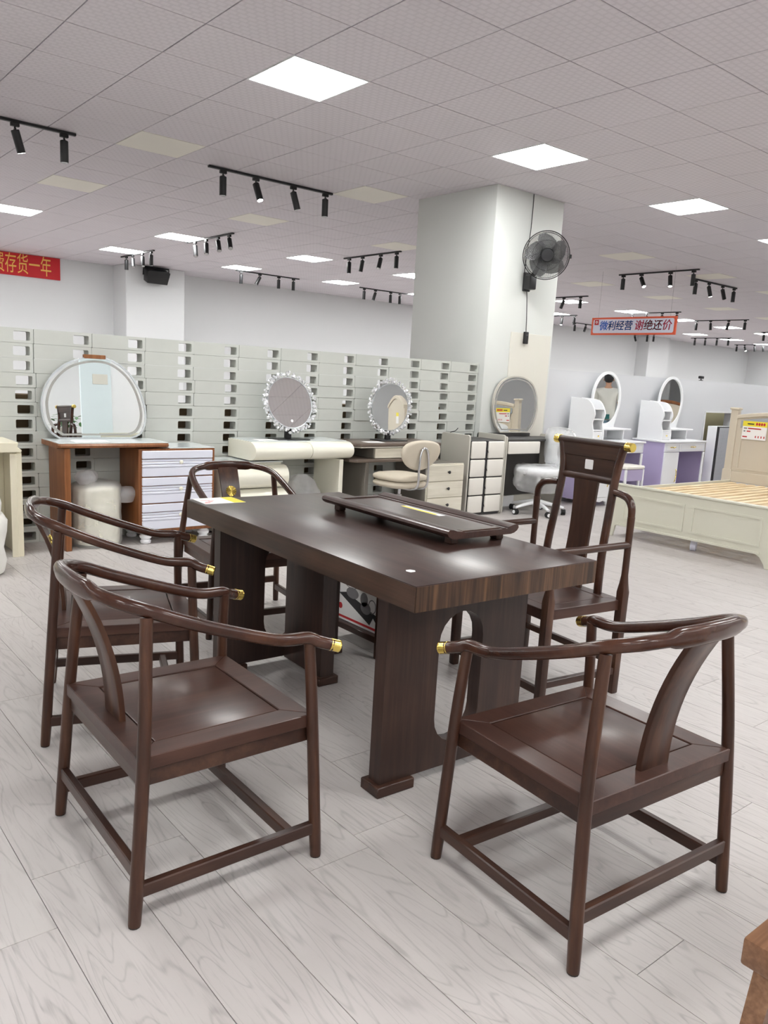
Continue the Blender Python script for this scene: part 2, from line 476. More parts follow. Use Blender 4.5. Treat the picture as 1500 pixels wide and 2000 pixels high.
# ------------------------------------------------------------------ the room shell
def seen(p):
    d = Vector(p)-Vector((0, 0, 1.3183))
    z = d.dot(_f)
    if z < 0.05: return None
    return 750+11.9+1554.6*d.dot(_r2)/z, 1000+30.5-1554.6*d.dot(_u2)/z, z
def in_frame(pts, m=0):
    c = [seen(p) for p in pts]
    return any(q and -m < q[0] < 1500+m and -m < q[1] < 2000+m for q in c)
def struct(name, mb, mat, smooth=0):
    return tag(mb.build(name, mat, None, smooth), kind='structure')
XL, XR, YB, YF = -7.0, 33.3, -7.0, 17.0
floor = struct('floor', MB().box(XL, XR, YB, YF, -0.06, -0.011), M['subfloor'])
PW, PLN = 0.2018, 1.22
fits, rest = [], []
i0 = int(math.floor((XL-1.516)/PW))
for i in range(i0, int((XR-1.516)/PW)+1):
    st = {0: 0.837, 1: 0.84+0.61, -1: 0.837-0.4, -5: 1.96}.get(i, random.uniform(0, PLN))
    x = 1.516+i*PW
    j = math.floor((YB-st)/PLN)
    while st+j*PLN < YF:
        y = st+j*PLN
        j += 1
        c = [(x, y, 0), (x+PW, y, 0), (x, y+PLN, 0), (x+PW, y+PLN, 0), (x+PW/2, y+PLN/2, 0)]
        d = math.hypot(x+PW/2, y+PLN/2)
        vis = in_frame(c)
        if x < XL or x+PW > XR or y < YB or y+PLN > YF: vis = False
        (fits if vis else rest).append((d, x, y))
fits.sort()
rest += fits[300:]
fits = fits[:300]
def plank_mb(mb, x, y, x1, y1):
    g = 0.0009
    return mb.box(x+g, x1-g, y+g, y1-g, -0.011, 0.0)
pm = plank_mb(MB(), 0, 0, PW, PLN).mesh('plank', M['floor'], 0)
for d, x, y in fits: link('plank', pm, floor, None, (x, y, 0))
mb = MB()
for d, x, y in rest:
    a, b, c, e = max(x, XL), max(y, YB), min(x+PW, XR), min(y+PLN, YF)
    if c-a > 0.01 and e-b > 0.01: plank_mb(mb, a, b, c, e)
tag(mb.build('plank_field', M['floor'], floor, 0), kind='stuff')

# ceiling grid of 0.6 m tiles; u runs along +X, v along -Y
GX, GY, T = 2.8904, 5.2466, 0.6
ceiling = struct('ceiling', MB().box(XL, XR, YB, YF, CEIL+0.014, CEIL+0.08), M['grid'])
PIL = (6.05, 7.09, 5.87, 7.06)
LIGHT_V = (0, -12, -16, 8, 12, 16)  # row over the camera and two behind it: unseen, added for fill light
lights, blanks, tiles = [], [], []
for u in range(-17, 51):
    for v in range(-20, 21):
        x0, y1 = GX+u*T, GY-(v)*T
        y0 = y1-T
        if u % 4 == 0 and v in LIGHT_V and not (v == 8 and abs(u) > 8) and not (v > 8 and u > 28): lights.append((u, v, x0, y0)); continue
        if u % 4 == 0 and v in (-4+1-1, -8): blanks.append((u, v, x0, y0)); continue
        if x0 > PIL[0]-0.02 and x0+T < PIL[1]+0.02 and y0 > PIL[2] and y1 < PIL[3]: continue
        a, b, c, e = max(x0, XL), min(x0+T, XR), max(y0, YB), min(y1, YF)
        if b-a < 0.03 or e-c < 0.03: continue
        full = (b-a) > T-1e-4 and (e-c) > T-1e-4
        s = [seen(p) for p in ((x0, y0, CEIL), (x0+T, y0, CEIL), (x0+T, y1, CEIL), (x0, y1, CEIL))]
        area = 0
        if full and all(s) and in_frame([(x0, y0, CEIL), (x0+T, y0, CEIL), (x0+T, y1, CEIL), (x0, y1, CEIL), (x0+T/2, y0+T/2, CEIL)]):
            area = abs(sum(s[k][0]*s[(k+1) % 4][1]-s[(k+1) % 4][0]*s[k][1] for k in range(4)))/2
        tiles.append((area, a, b, c, e))
tiles.sort(key=lambda t: -t[0])
big = [t for t in tiles if t[0] > 0][:290]
tm = MB().box(0.0036, T-0.0036, 0.0036, T-0.0036, 0, 0.012, bev=0.0012).mesh('ceiling_tile', M['tile'], 0)
for ar, a, b, c, e in big: link('ceiling_tile', tm, ceiling, None, (a, c, CEIL+random.uniform(0, 0.0012)))
mb = MB()
for t in tiles:
    if t in big: continue
    ar, a, b, c, e = t
    mb.box(a+0.0036, b-0.0036, c+0.0036, e-0.0036, CEIL, CEIL+0.012)
tag(mb.build('ceiling_tile_field', M['tile'], ceiling, 0), kind='stuff')
bmesh_blank = MB().box(0.0036, T-0.0036, 0.0036, T-0.0036, -0.001, 0.012, bev=0.0012).mesh('blank_tile', M['blank'], 0)
for u, v, x0, y0 in blanks:
    if x0 < XL or x0+T > XR or y0 < YB or y0+T > YF: continue
    tag(link('blank_tile', bmesh_blank, ceiling, None, (x0, y0, CEIL)), 'plain beige tile without pattern')

# walls
struct('wall_far', MB().box(XL, XR, YF, YF+0.15, 0, CEIL+0.08), M['wall'])
struct('wall_left', MB().box(XL-0.15, XL, YB, YF+0.15, 0, CEIL+0.08), M['wall'])
struct('wall_right', MB().box(XR, XR+0.15, YB, YF+0.15, 0, CEIL+0.08), M['wall'])
struct('wall_back', MB().box(XL, XR, YB-0.15, YB, 0, CEIL+0.08), M['wall'])
struct('wall_column_left', MB().box(6.36, 7.62, 16.3, YF, 0, CEIL, bev=0.01), M['wall'])
struct('wall_column_right', MB().box(25.2, 26.5, 16.5, YF, 0, CEIL, bev=0.01), M['wall'])
pil = struct('wall_pillar', MB().box(PIL[0], PIL[1], PIL[2], PIL[3], 0, CEIL+0.01, bev=0.008, seg=2), M['pillar'], 40)
MB().box(6.41, 7.055, PIL[2]-0.008, PIL[2]+0.001, 0.0, 1.855, bev=0.0015).build('cover_panel', M['beige_panel'], pil, 0, label='beige cover panel on the lower pillar face')
# white partition right of the pillar, with a recess
o = struct('wall_partition', MB().holed([(7.09, 0), (10.62, 0), (10.62, 1.075), (11.38, 1.075), (11.38, 0), (32.0, 0), (32.0, 1.52), (7.09, 1.505)], [], 5.93, 6.05, 'y'), M['partition'])
struct('wall_partition_back', MB().box(9.0, 22.0, -1.95, -1.85, 0, 2.3), M['wall'])
MB().box(10.5, 13.2, 6.4, 6.44, 0, 1.3).build('recess_back', M['olive'], o, 0, label='olive beige board at the back of the recess')
MB().prism([(10.6, 0), (10.6, 1.095), (11.4, 1.095), (11.4, 1.075), (10.62, 1.075), (10.62, 0)], 5.915, 6.4, 'y').build('recess_edge', M['wall'], o, 0)

# stacked grey foam blocks with through holes
part = thing('block_partition', 'low partition wall dry-stacked from light grey foam blocks with square holes', 'partition', (0, 5.94, 0))
def rrect(x0, x1, z0, z1, r, n=3):
    o = []
    for cx, cz, a0 in ((x1-r, z0+r, -PI/2), (x1-r, z1-r, 0), (x0+r, z1-r, PI/2), (x0+r, z0+r, PI)):
        for k in range(n+1):
            a = a0+PI/2*k/n
            o.append((cx+r*math.cos(a), cz+r*math.sin(a)))
    return o
BP, BH, BD = 0.398, 0.1003, 0.10
hole = rrect(BP-0.132, BP-0.022, 0.018, 0.080, 0.008, 2)
bm_ = MB().holed(rrect(0.001, BP-0.001, 0.0014, BH-0.0002, 0.004, 1), [hole], 0, BD, 'y')
rim = MB()
block = bm_.mesh('block', M['block'], 30)
rowj = [random.uniform(-0.010, 0.010) for _ in range(15)]
for row in range(15):
    for col in range(-8, 11):
        jx = random.uniform(-0.002, 0.002)+rowj[row]
        if col == 10: jx = min(jx, 0.0)-0.001
        link('block', block, part, None, (1.67+col*BP+jx, random.uniform(-0.003, 0.003), row*BH))
t = thing('board_stack', 'brown boards stacked upright behind the holes of the grey block partition', 'boards', (2.0, 6.3, 0))
for k, (x0, x1, hh) in enumerate(((-2.5, -0.9, 0.98), (-0.88, 0.55, 1.04), (0.57, 2.1, 1.0), (2.12, 3.9, 1.03))):
    boxpart('board', M['brownboard'], t, x0, x1, 0.0, 0.18, 0, hh)

# ------------------------------------------------------------------ ceiling lights
def light_label(u, v):
    rows = {0: 'over the tea table', -12: 'in the middle row', -16: 'in the farthest row'}
    c = [(GX+u*T, GY-v*T, CEIL), (GX+u*T+T, GY-v*T-T, CEIL), (GX+u*T+T, GY-v*T, CEIL), (GX+u*T, GY-v*T-T, CEIL)]
    if v not in rows or not in_frame(c): return None
    return rows[v]
fr = MB()
fr.holed([(0, 0), (T, 0), (T, T), (0, T)], [[(0.012, 0.012), (T-0.012, 0.012), (T-0.012, T-0.012), (0.012, T-0.012)]], -0.002, 0.012, 'z')
frame_me = fr.mesh('frame', M['white'], 0)
dif_me = MB().box(0.012, T-0.012, 0.012, T-0.012, 0.0, 0.010).mesh('diffuser', M['lamp'], 0)
order = {}
NUM = ['nearest', 'second', 'third', 'fourth', 'fifth', 'sixth', 'seventh', 'eighth', 'ninth', 'tenth', 'eleventh', 'twelfth', 'thirteenth']
for u, v, x0, y0 in sorted(lights):
    if x0 < XL or x0+T > XR or y0 < YB or y0+T > YF: continue
    if v in (12, 16) and u > 28: continue
    if v == 8 and u not in (-8, -4, 0, 4, 8): continue
    row = light_label(u, v)
    if row:
        k = order.setdefault(v, 0)
        order[v] += 1
        lab = 'lit square LED panel in ceiling %s, %s from the left' % (row, 'first' if k == 0 else NUM[k])
        t = thing('ceiling_light', lab, 'ceiling light', (x0, y0, CEIL), 0, 'square LED ceiling panels')
    else:
        t = thing('ceiling_light', 'lit square LED ceiling panel out of view, some rows added for fill light', 'ceiling light', (x0, y0, CEIL), 0, 'LED ceiling panels outside the view')
    link('frame', frame_me, t)
    link('diffuser', dif_me, t)

# ------------------------------------------------------------------ track lights
def head_mesh():
    m = MB()
    m.lathe([(0.0335, -0.175), (0.0345, -0.173), (0.0345, 0.0), (0.031, 0.004), (0.01, 0.006)], 16)
    return m.mesh('spot_head', M['black'], 40)
HEAD = head_mesh()
LENS_ON = MB().lathe([(0.006, -0.1765), (0.028, -0.1765), (0.029, -0.171), (0.004, -0.171)], 14).mesh('lens', M['lens_on'], 30)
LENS_OFF = MB().lathe([(0.006, -0.1765), (0.029, -0.1765), (0.029, -0.171), (0.004, -0.171)], 14).mesh('lens', M['lens_off'], 30)
ADAPT = MB().box(-0.035, 0.035, -0.016, 0.016, -0.03, 0.0, bev=0.003).lathe([(0.008, -0.062), (0.008, -0.028)], 8).box(-0.007, 0.007, -0.02, 0.02, -0.07, -0.045, bev=0.002).mesh('adapter', M['rail'], 30)
def track(x, y, L, along, heads, label, group=None, z=CEIL-0.004):
    # along 'x' or 'y'; heads: (offset from start, tilt about X, tilt about Y, lit 0/1/2)
    t = thing('track_light', label, 'track light', (x, y, z), 0 if along == 'x' else PI/2, group or 'black track lights on the ceiling')
    MB().box(0, L, -0.017, 0.017, -0.018, 0.004, bev=0.002).build('rail', M['rail'], t, 0)
    for off, tx, ty, lit in heads:
        link('adapter', ADAPT, t, None, (off, 0, -0.018))
        h = link('spot_head', HEAD, t, None, (off, 0, -0.078))
        h.rotation_euler = (R(tx), R(ty), 0)
        l = link('lens', LENS_ON if lit else LENS_OFF, h)
    return t
track(1.04, 7.62, 1.49, 'x', ((0.2, 0, 20, 0), (0.58, 10, 20, 0), (0.99, 8, -18, 1), (1.39, 0, 0, 0)), 'black track light at left edge of the photo, two heads in view, one glowing')
track(3.80, 7.62, 1.48, 'x', ((0.16, 0, 0, 0), (0.53, -22, -6, 1), (0.98, -8, -14, 0), (1.39, 0, 0, 0)), 'black four-head track light above the crystal mirrors, second head glowing')
track(5.87, 10.95, 1.50, 'y', ((0.12, 10, 35, 0), (0.47, 8, 32, 0), (0.86, 8, 22, 0), (1.24, 5, 20, 0)), 'black track light pointing away from view beside LED panel, heads tilted left')
track(5.91, 13.87, 1.50, 'y', ((0.12, 0, 0, 0), (0.5, 5, 20, 0), (0.95, 8, 28, 0), (1.25, 0, 0, 0)), 'black track light hanging just above the wall speaker')
track(8.26, 9.99, 1.50, 'y', ((0.1, 0, 0, 0), (0.5, 20, 10, 0), (0.98, 5, -8, 0), (1.35, 0, 0, 0)), 'black track light nearest to the left side of the pillar')
track(8.06, 14.9, 1.50, 'x', ((0.12, 0, 0, 0), (0.55, 0, 28, 0), (1.0, 0, 0, 0), (1.36, 0, 0, 0)), 'black track light near the far wall beneath a small LED panel')
track(11.1, 14.8, 1.50, 'x', ((0.13, 0, 0, 0), (0.45, 0, 18, 0), (0.9, 0, 0, 0), (1.18, 0, 0, 0)), 'black track light low beside the pillar, in front of far wall')
track(11.92, 7.06, 1.48, 'y', ((0.09, 0, 0, 0), (0.5, 12, 14, 1), (1.04, 10, 32, 1), (1.39, 0, 0, 0)), 'black track light right of the fan with two glowing heads')
track(12.80, 7.69, 1.50, 'x', ((0.12, 0, 0, 0), (0.55, -12, -10, 1), (1.02, -4, -26, 0), (1.42, 0, 0, 0)), 'black track light joining the right end of another, one glowing head')
track(14.33, 11.0, 1.50, 'y', ((0.19, 0, 0, 0), (0.64, 0, -22, 0), (1.05, 0, 0, 0), (1.4, 0, 0, 0)), 'black track light in front of an LED panel, touching the pillar edge in view')
track(18.0, 14.12, 1.48, 'y', ((0.08, 0, 0, 0), (0.5, 8, 0, 1), (0.95, 0, 0, 0), (1.35, 0, 0, 0)), 'small far track light beside the pillar with glowing head')
track(19.9, 15.75, 1.50, 'x', ((0.12, 0, 0, 0), (0.65, 0, 20, 0), (1.05, 0, 0, 0), (1.35, 0, 0, 0)), 'small far track light partly behind the left end of the hanging sign')
track(17.9, 10.95, 1.50, 'y', ((0.1, 0, 0, 0), (0.5, 0, 0, 0), (0.95, 0, 10, 0), (1.35, 0, 0, 0)), 'track light hidden behind the top edge of the hanging sign')
track(24.5, 15.7, 1.48, 'y', ((0.2, 0, 0, 0), (0.45, 0, 0, 0), (0.95, 0, 22, 0), (1.35, 0, 0, 0)), 'small far track light showing below the hanging sign')
track(20.1, 10.37, 1.50, 'y', ((0.09, 0, 0, 0), (0.53, 0, -12, 0), (1.03, 0, 6, 0), (1.43, 0, 0, 0)), 'far track light right of the hanging sign, over a glowing panel')
track(26.27, 14.08, 1.48, 'y', ((0.09, 0, 0, 0), (0.5, 0, 0, 0), (0.93, 0, 0, 0), (1.32, 0, 0, 0)), 'far track light in the lower row right of the hanging sign')
track(29.6, 14.5, 1.20, 'y', ((0.1, 0, 12, 0), (0.42, 0, 10, 0), (0.8, 5, 25, 1), (1.1, 0, 0, 0)), 'farthest track light near the right wall with one glowing head')
track(24.02, 10.45, 1.50, 'y', ((0.15, 0, 0, 0), (0.6, 0, 0, 0), (1.0, 0, 0, 0), (1.42, 0, 0, 0)), 'far track light at right edge of the photo before LED panel')

# ------------------------------------------------------------------ tea table
TT = R(-2.2)
tb = thing('tea_table', 'long dark walnut tea table with thick top and panel legs with oval cut-outs', 'table', (1.472, 1.629, 0), TT)
TW, TL, TZ = 0.803, 1.611, 0.737
top = MB().box(0, TW, 0, TL, TZ-0.08, TZ, bev=0.0025, seg=2)
top.build('tabletop', M['table_top'], tb, 30)
MB().box(0.001, TW-0.001, -0.0012, 0.0015, TZ-0.0785, TZ-0.003).build('end_veneer', M['wood_end'], tb, 0, label='lighter striped walnut end face of the tabletop')
MB().box(-0.0012, 0.0015, 0.001, TL-0.001, TZ-0.0785, TZ-0.003).build('side_veneer', M['wood_side'], tb, 0, label='brown walnut long side face of the tabletop')
def stadium(cx, z0, z1, r, n=10):
    o = []
    for k in range(n+1):
        a = PI*k/n
        o.append((cx+r*math.cos(a), z1-r+r*math.sin(a)))
    for k in range(n+1):
        a = PI+PI*k/n
        o.append((cx+r*math.cos(a), z0+r+r*math.sin(a)))
    return o
def leg_panel(y0, name='leg_panel'):
    x0, x1 = 0.035, 0.655
    MB().holed([(x0, 0.035), (x1, 0.035), (x1, TZ-0.081), (x0, TZ-0.081)], [stadium(0.35, 0.115, 0.573, 0.098)], y0, y0+0.055, 'y').build(name, M['table_leg'], tb, 25)
    for fx in (x0-0.018, x1-0.132):
        MB().box(fx, fx+0.15, y0-0.02, y0+0.075, 0, 0.036, bev=0.003).build('foot_block', M['wood_x'], tb)
leg_panel(0.165)
leg_panel(1.345)
MB().box(0.36, 0.43, 1.035, 1.345, 0.03, TZ-0.081, bev=0.002).build('stem_panel', M['table_leg'], tb)
MB().box(0.345, 0.445, 1.018, 1.07, 0, 0.036, bev=0.003).build('foot_block', M['wood_x'], tb)

# tea tray
tr = thing('tea_tray', 'low dark wooden tea tray with rolled edges on the tea table', 'tray', (1.955, 1.985, TZ), TT)
LX, LY = 0.305, 0.83
prof = [(0.012, 0.015), (-0.006, 0.019), (-0.020, 0.027), (-0.027, 0.037), (-0.024, 0.046), (-0.014, 0.051), (0.0, 0.050), (0.018, 0.044), (0.05, 0.041), (0.055, 0.037), (0.245, 0.037), (0.25, 0.041), (0.262, 0.041), (0.264, 0.037), (0.276, 0.037), (0.278, 0.042), (LX-0.02, 0.044), (LX, 0.050), (LX+0.014, 0.051), (LX+0.024, 0.046), (LX+0.027, 0.037), (LX+0.020, 0.027), (LX+0.006, 0.019), (LX-0.012, 0.015)]
bmr = MB()
bmr.prism([(x, z+0.01) for x, z in prof], 0.0, LY, 'y', bev=0.0)
bmr.build('tray_board', M['wood_tray'], tr, 35)
for yy in (0.012, LY-0.045):
    boxpart('end_groove', M['wood_y'], tr, 0.055, 0.245, yy, yy+0.03, 0.0465, 0.0512, bev=0.001)
for fx in (0.02, LX-0.055):
    for fy in (0.03, LY-0.07):
        boxpart('foot', M['wood_x'], tr, fx, fx+0.035, fy, fy+0.04, 0.0, 0.0252)
ps_ = boxpart('price_sticker', M['paper'], tr, 0.19, 0.222, 0.30, 0.55, 0.0472, 0.0480, bev=0, label='narrow yellow and white sticker strip')
boxpart('yellow_print', M['yellow'], ps_, 0.191, 0.207, 0.33, 0.55, 0.0481, 0.0484, bev=0)

# price tag and torn sticker on the table
def tag_print(parent, wd, ht, Mx, header=0.32, top='paper'):
    m = MB()
    for k in range(6):
        a = random.uniform(0.05, 0.5)*wd
        m.box(a, a+random.uniform(0.1, 0.35)*wd, ht*(0.12+0.09*k), ht*(0.12+0.09*k)+ht*0.03, 0.0006, 0.0011, M=Mx)
    tag(m.build('small_print', M['redink'], parent, 0), kind='stuff')
tg = thing('price_tag', 'white and yellow price tag lying on far corner of the tea table', 'price tag', (1.55, 3.095, TZ), R(-3))
boxpart('card', M['paper'], tg, 0.0, 0.19, 0.0, 0.15, 0.0, 0.0008, bev=0)
boxpart('header', M['yellow'], tg, 0.135, 0.19, 0.0, 0.15, 0.0008, 0.0011, bev=0)
tag_print(tg, 0.13, 0.15, None)
st = MB().prism([(0, 0), (0.018, -0.006), (0.03, 0.004), (0.027, 0.02), (0.012, 0.026), (0.001, 0.017)], 0, 0.0007, 'z').build('torn_sticker', M['paper'], None, 0, (1.568, 1.765, TZ))
st.rotation_euler = (0, 0, R(15))
tag(st, 'torn white sticker scrap near front corner of the tea table', 'sticker')

# ------------------------------------------------------------------ horseshoe armchairs
def horseshoe_chair(name, label):
    t = thing(name, label, 'chair', (0, 0, 0), 0, 'horseshoe armchairs around the tea table')
    zs = 0.413
    rear = [(0.294, -0.262, 0), (0.276, -0.232, zs), (0.236, -0.209, 0.742)]
    fron = [(0.289, 0.252, 0), (0.268, 0.237, zs), (0.247, 0.232, 0.622)]
    for pts in (rear, fron):
        for s in (-1, 1):
            p = [(s*x, y, z) for x, y, z in pts]
            p = crom(p, 6)
            d = (p[1]-p[0]).normalized()
            rr = [0.0155]+[0.0168-0.0018*i/(len(p)-1) for i in range(len(p)-1)]
            p[0] = p[0]+Vector((0, 0, 0.004))
            m = MB().tube([p[0]+Vector((0, 0, -0.0))]+[p[0]+d*0.004]+p[1:], [0.0152]+rr[0:1]+rr[1:], 14, up=(0, 1, 0))
            o = m.build('leg', M['wood'], t)
            MB().lathe([(0.013, 0.0), (0.0145, 0.001), (0.0145, 0.006), (0.01, 0.007)], 12, (s*pts[0][0], pts[0][1], 0)).build('foot_pad', M['rubber'], o)
    # seat: mitred frame, recessed panel, apron
    def quad(k, inset=0.0):
        return [(-0.268+k, -0.245+k), (0.268-k, -0.245+k), (0.262-k, 0.247-k), (-0.262+k, 0.247-k)]
    A, B = quad(0.0), quad(0.068)
    for i in range(4):
        j = (i+1) % 4
        e = 0.0006
        MB().prism([A[i], A[j], B[j], B[i]], zs-0.036, zs, 'z', bev=0.0022).build('seat_rail', M['seat_wood'], t, 25)
    g = quad(0.0715)
    MB().prism(g, zs-0.02, zs-0.0015, 'z', bev=0.003, seg=2).build('seat_panel', M['seat_wood'], t, 25)
    MB().prism(quad(0.069), zs-0.024, zs-0.008, 'z').build('panel_backing', M['rubber'], t, 0)
    q = quad(0.008)
    mb = MB()
    for i in range(4):
        j = (i+1) % 4
        q2 = quad(0.026)
        mb.prism([q[i], q[j], q2[j], q2[i]], zs-0.079, zs-0.034, 'z', bev=0.002)
    mb.build('apron', M['wood_x'], t, 25)
    # stretchers
    def bar(a, b, w_, h_, mat):
        a, b = Vector(a), Vector(b)
        d = b-a
        L = d.length
        m = MB().box(0, L, -w_/2, w_/2, -h_/2, h_/2, bev=0.003)
        bmesh.ops.transform(m.bm, matrix=Matrix.Translation(a) @ d.to_track_quat('X', 'Z').to_matrix().to_4x4(), verts=list(m.bm.verts))
        m.build('stretcher', mat, t, 25)
    for s in (-1, 1): bar((s*0.289, -0.25, 0.088), (s*0.283, 0.243, 0.088), 0.022, 0.034, M['wood_y'])
    bar((-0.288, -0.252, 0.135), (0.288, -0.252, 0.135), 0.022, 0.036, M['wood_x'])
    bar((-0.278, 0.175, 0.082), (0.278, 0.175, 0.082), 0.026, 0.034, M['wood_x'])
    # arm rail
    half = [(0.276, 0.288, 0.605), (0.270, 0.268, 0.611), (0.262, 0.250, 0.617), (0.252, 0.222, 0.628), (0.247, 0.14, 0.634), (0.247, 0.0, 0.678), (0.244, -0.12, 0.722), (0.231, -0.205, 0.757), (0.195, -0.262, 0.776), (0.135, -0.293, 0.786), (0.06, -0.308, 0.790)]
    full = [(-x, y, z) for x, y, z in half]+[(0, -0.311, 0.791)]+[(x, y, z) for x, y, z in reversed(half)]
    P = crom(full, 5)
    def radii(p):
        x = abs(p.x)
        if p.y < -0.2 and x < 0.135:
            k = min(1.0, (0.135-x)/0.022)
            k = k*k*(3-2*k)
            return (0.0165+0.0085*k, 0.0165-0.002*k)
        return (0.0165, 0.0165)
    MB().tube(P, [radii(p) for p in P], 14, up=(0, 0, 1), sq=0.85).build('arm_rail', M['wood_s'], t)
    for s in (-1, 1):
        a, b = Vector((s*0.276, 0.288, 0.605)), Vector((s*0.270, 0.268, 0.611))
        d = (a-b).normalized()
        pr = [(0.0172, 0.0), (0.0176, 0.002), (0.0166, 0.005), (0.0172, 0.008), (0.0166, 0.011), (0.0172, 0.014), (0.0166, 0.017), (0.0172, 0.02), (0.0166, 0.023), (0.0174, 0.027), (0.0150, 0.0295)]
        MB().lathe([(0.006, 0)]+pr+[(0.004, 0.0300)], 18, M=Matrix.Translation(a-d*0.008) @ d.to_track_quat('Z', 'Y').to_matrix().to_4x4()).build('arm_cap', M['gold'], t, 30, label='ribbed brass cap on the arm end')
    # splat: bowed board
    m = MB()
    rings = []
    N = 12
    for k in range(N+1):
        f = k/N
        z = zs-0.002+f*(0.782-zs)
        y = -0.200-0.012*f-0.092*f**2.2
        hw = 0.055-0.006*math.sin(PI*f)*0.6
        th = 0.007
        rings.append([(-hw, y-th, z), (-hw+0.004, y-th-0.002, z), (hw-0.004, y-th-0.002, z), (hw, y-th, z), (hw, y+th, z), (-hw, y+th, z)])
    m.rings(rings)
    m.build('splat', M['wood'], t, 30)
    # fluted brass medallion on the front of the splat
    m = MB()
    n = 32
    c = m.bm.verts.new((0, 0, 0.004))
    vs = []
    for k in range(n):
        a = 2*PI*k/n
        r = 0.029
        vs.append(m.bm.verts.new((r*math.cos(a), r*math.sin(a), 0.0035 if k % 2 else 0.0008)))
    bs = [m.bm.verts.new((v.co.x, v.co.y, -0.001)) for v in vs]
    for k in range(n):
        m.bm.faces.new((c, vs[k], vs[(k+1) % n]))
        m.bm.faces.new((vs[k], bs[k], bs[(k+1) % n], vs[(k+1) % n]))
    f = 0.66
    yy = -0.200-0.012*f-0.092*f**2.2
    sl = math.atan((0.012+0.092*2.2*f**1.2)/(0.782-zs))
    mt = Matrix.Translation((0, yy+0.0075, zs+f*(0.782-zs))) @ Matrix.Rotation(-PI/2+sl, 4, 'X')
    bmesh.ops.transform(m.bm, matrix=mt, verts=list(m.bm.verts))
    m.build('medallion', M['gold'], t, 0, label='round fluted brass medallion on the splat')
    return t
ch = horseshoe_chair('horseshoe_armchair', 'dark wood horseshoe armchair in right foreground with back to the camera')
ch.location = (1.711, 1.168, 0)
ch.rotation_euler = (0, 0, -0.074)
dup(ch, (0.921, 1.932, 0), -1.591, 'dark wood horseshoe armchair in left foreground, nearest to the camera on left')
dup(ch, (1.10, 2.885, 0), -PI/2-0.33, 'dark wood horseshoe armchair behind the left foreground one, turned slightly inward')
dup(ch, (2.06, 3.635, 0), PI-0.13, 'dark wood horseshoe armchair facing the camera at the far end of the tea table')

# ------------------------------------------------------------------ high-backed host chair
hc = thing('high_back_armchair', 'tall dark wood armchair with scroll crest and brass ends right of the tea table', 'chair', (2.749, 2.229, 0), 1.449)
W2, YF2, YR2, ZS2 = 0.292, 0.215, -0.222, 0.425
for s in (-1, 1):
    # front post: square below the seat, flaring round above, bent into the arm bar
    m = MB()
    def ring(x, y, z, r, k):
        o = []
        for q in range(16):
            a = 2*PI*q/16
            ca, sa = math.cos(a), math.sin(a)
            f_ = 1/max(abs(ca), abs(sa))
            f_ = min(f_, 1.28)
            f_ = 1+(f_-1)*k
            o.append((x+r*f_*ca, y+r*f_*sa, z))
        return o
    prof2 = [(0.0165, 0.0, 1), (0.0180, 0.004, 1), (0.0200, ZS2, 1), (0.0205, ZS2+0.035, 1), (0.0175, ZS2+0.075, 0.4), (0.0148, ZS2+0.11, 0), (0.0140, 0.60, 0), (0.0145, 0.655, 0)]
    m.rings([ring(s*W2, YF2, z, r, k) for r, z, k in prof2])
    m.build('leg', M['wood'], hc, 40)
    # rear corner post rising into the upper arm elbow
    m = MB()
    prof3 = [(0.0165, 0.0, 1), (0.0180, 0.004, 1), (0.0200, ZS2, 1), (0.0205, ZS2+0.035, 1), (0.0175, ZS2+0.075, 0.4), (0.0150, ZS2+0.11, 0), (0.0145, 0.62, 0), (0.0150, 0.70, 0), (0.0165, 0.79, 0)]
    m.rings([ring(s*W2, YR2, z, r, k) for r, z, k in prof3])
    m.build('leg', M['wood'], hc, 40)
    el = crom([(s*W2, YR2, 0.785), (s*(W2-0.004), YR2, 0.83), (s*(W2-0.028), YR2-0.003, 0.862), (s*(W2-0.07), YR2-0.01, 0.874), (s*0.175, -0.238, 0.878)], 6)
    MB().tube(el, [0.0172-0.002*abs(2*i/(len(el)-1)-1) for i in range(len(el))], 14, up=(0, 1, 0)).build('arm_elbow', M['wood_s'], hc)
    ab = crom([(s*W2, YR2, 0.668), (s*W2, YR2+0.06, 0.668), (s*W2, 0.06, 0.664), (s*W2, YF2-0.02, 0.664), (s*W2, YF2+0.002, 0.655), (s*W2, YF2+0.006, 0.635)], 6)
    MB().tube(ab, [0.0155]*len(ab), 14, up=(1, 0, 0)).build('arm_bar', M['wood_y'], hc)
    # curved back stile
    sp = crom([(s*0.170, -0.200, ZS2), (s*0.172, -0.197, 0.50), (s*0.168, -0.205, 0.62), (s*0.163, -0.225, 0.76), (s*0.160, -0.243, 0.90), (s*0.163, -0.250, 0.97), (s*0.176, -0.252, 1.04), (s*0.184, -0.253, 1.07)], 5)
    MB().tube(sp, [(0.0165, 0.018)]*len(sp), 14, up=(0, 1, 0), sq=0.8).build('back_stile', M['wood_s'], hc)
    a = MB().lathe([(0.012, 0), (0.0205, 0.0), (0.0212, 0.003), (0.0200, 0.008), (0.0208, 0.014), (0.0200, 0.022), (0.0208, 0.03), (0.0190, 0.0345), (0.006, 0.035)], 20, M=Matrix.Translation((s*0.198, -0.255, 1.078)) @ Vector((s, 0, 0)).to_track_quat('Z', 'Y').to_matrix().to_4x4())
    a.build('crest_cap', M['gold'], hc, 30, label='brass cap on the crest end')
MB().tube([(-0.205, -0.255, 1.078), (0.205, -0.255, 1.078)], [0.0185, 0.0185], 18, up=(0, 0, 1)).build('crest_scroll', M['wood_x'], hc)
MB().prism([(-0.185, 1.07), (0.185, 1.07), (0.158, 1.012), (-0.158, 1.012)], -0.262, -0.240, 'y', bev=0.003).build('crest_board', M['wood_x'], hc)
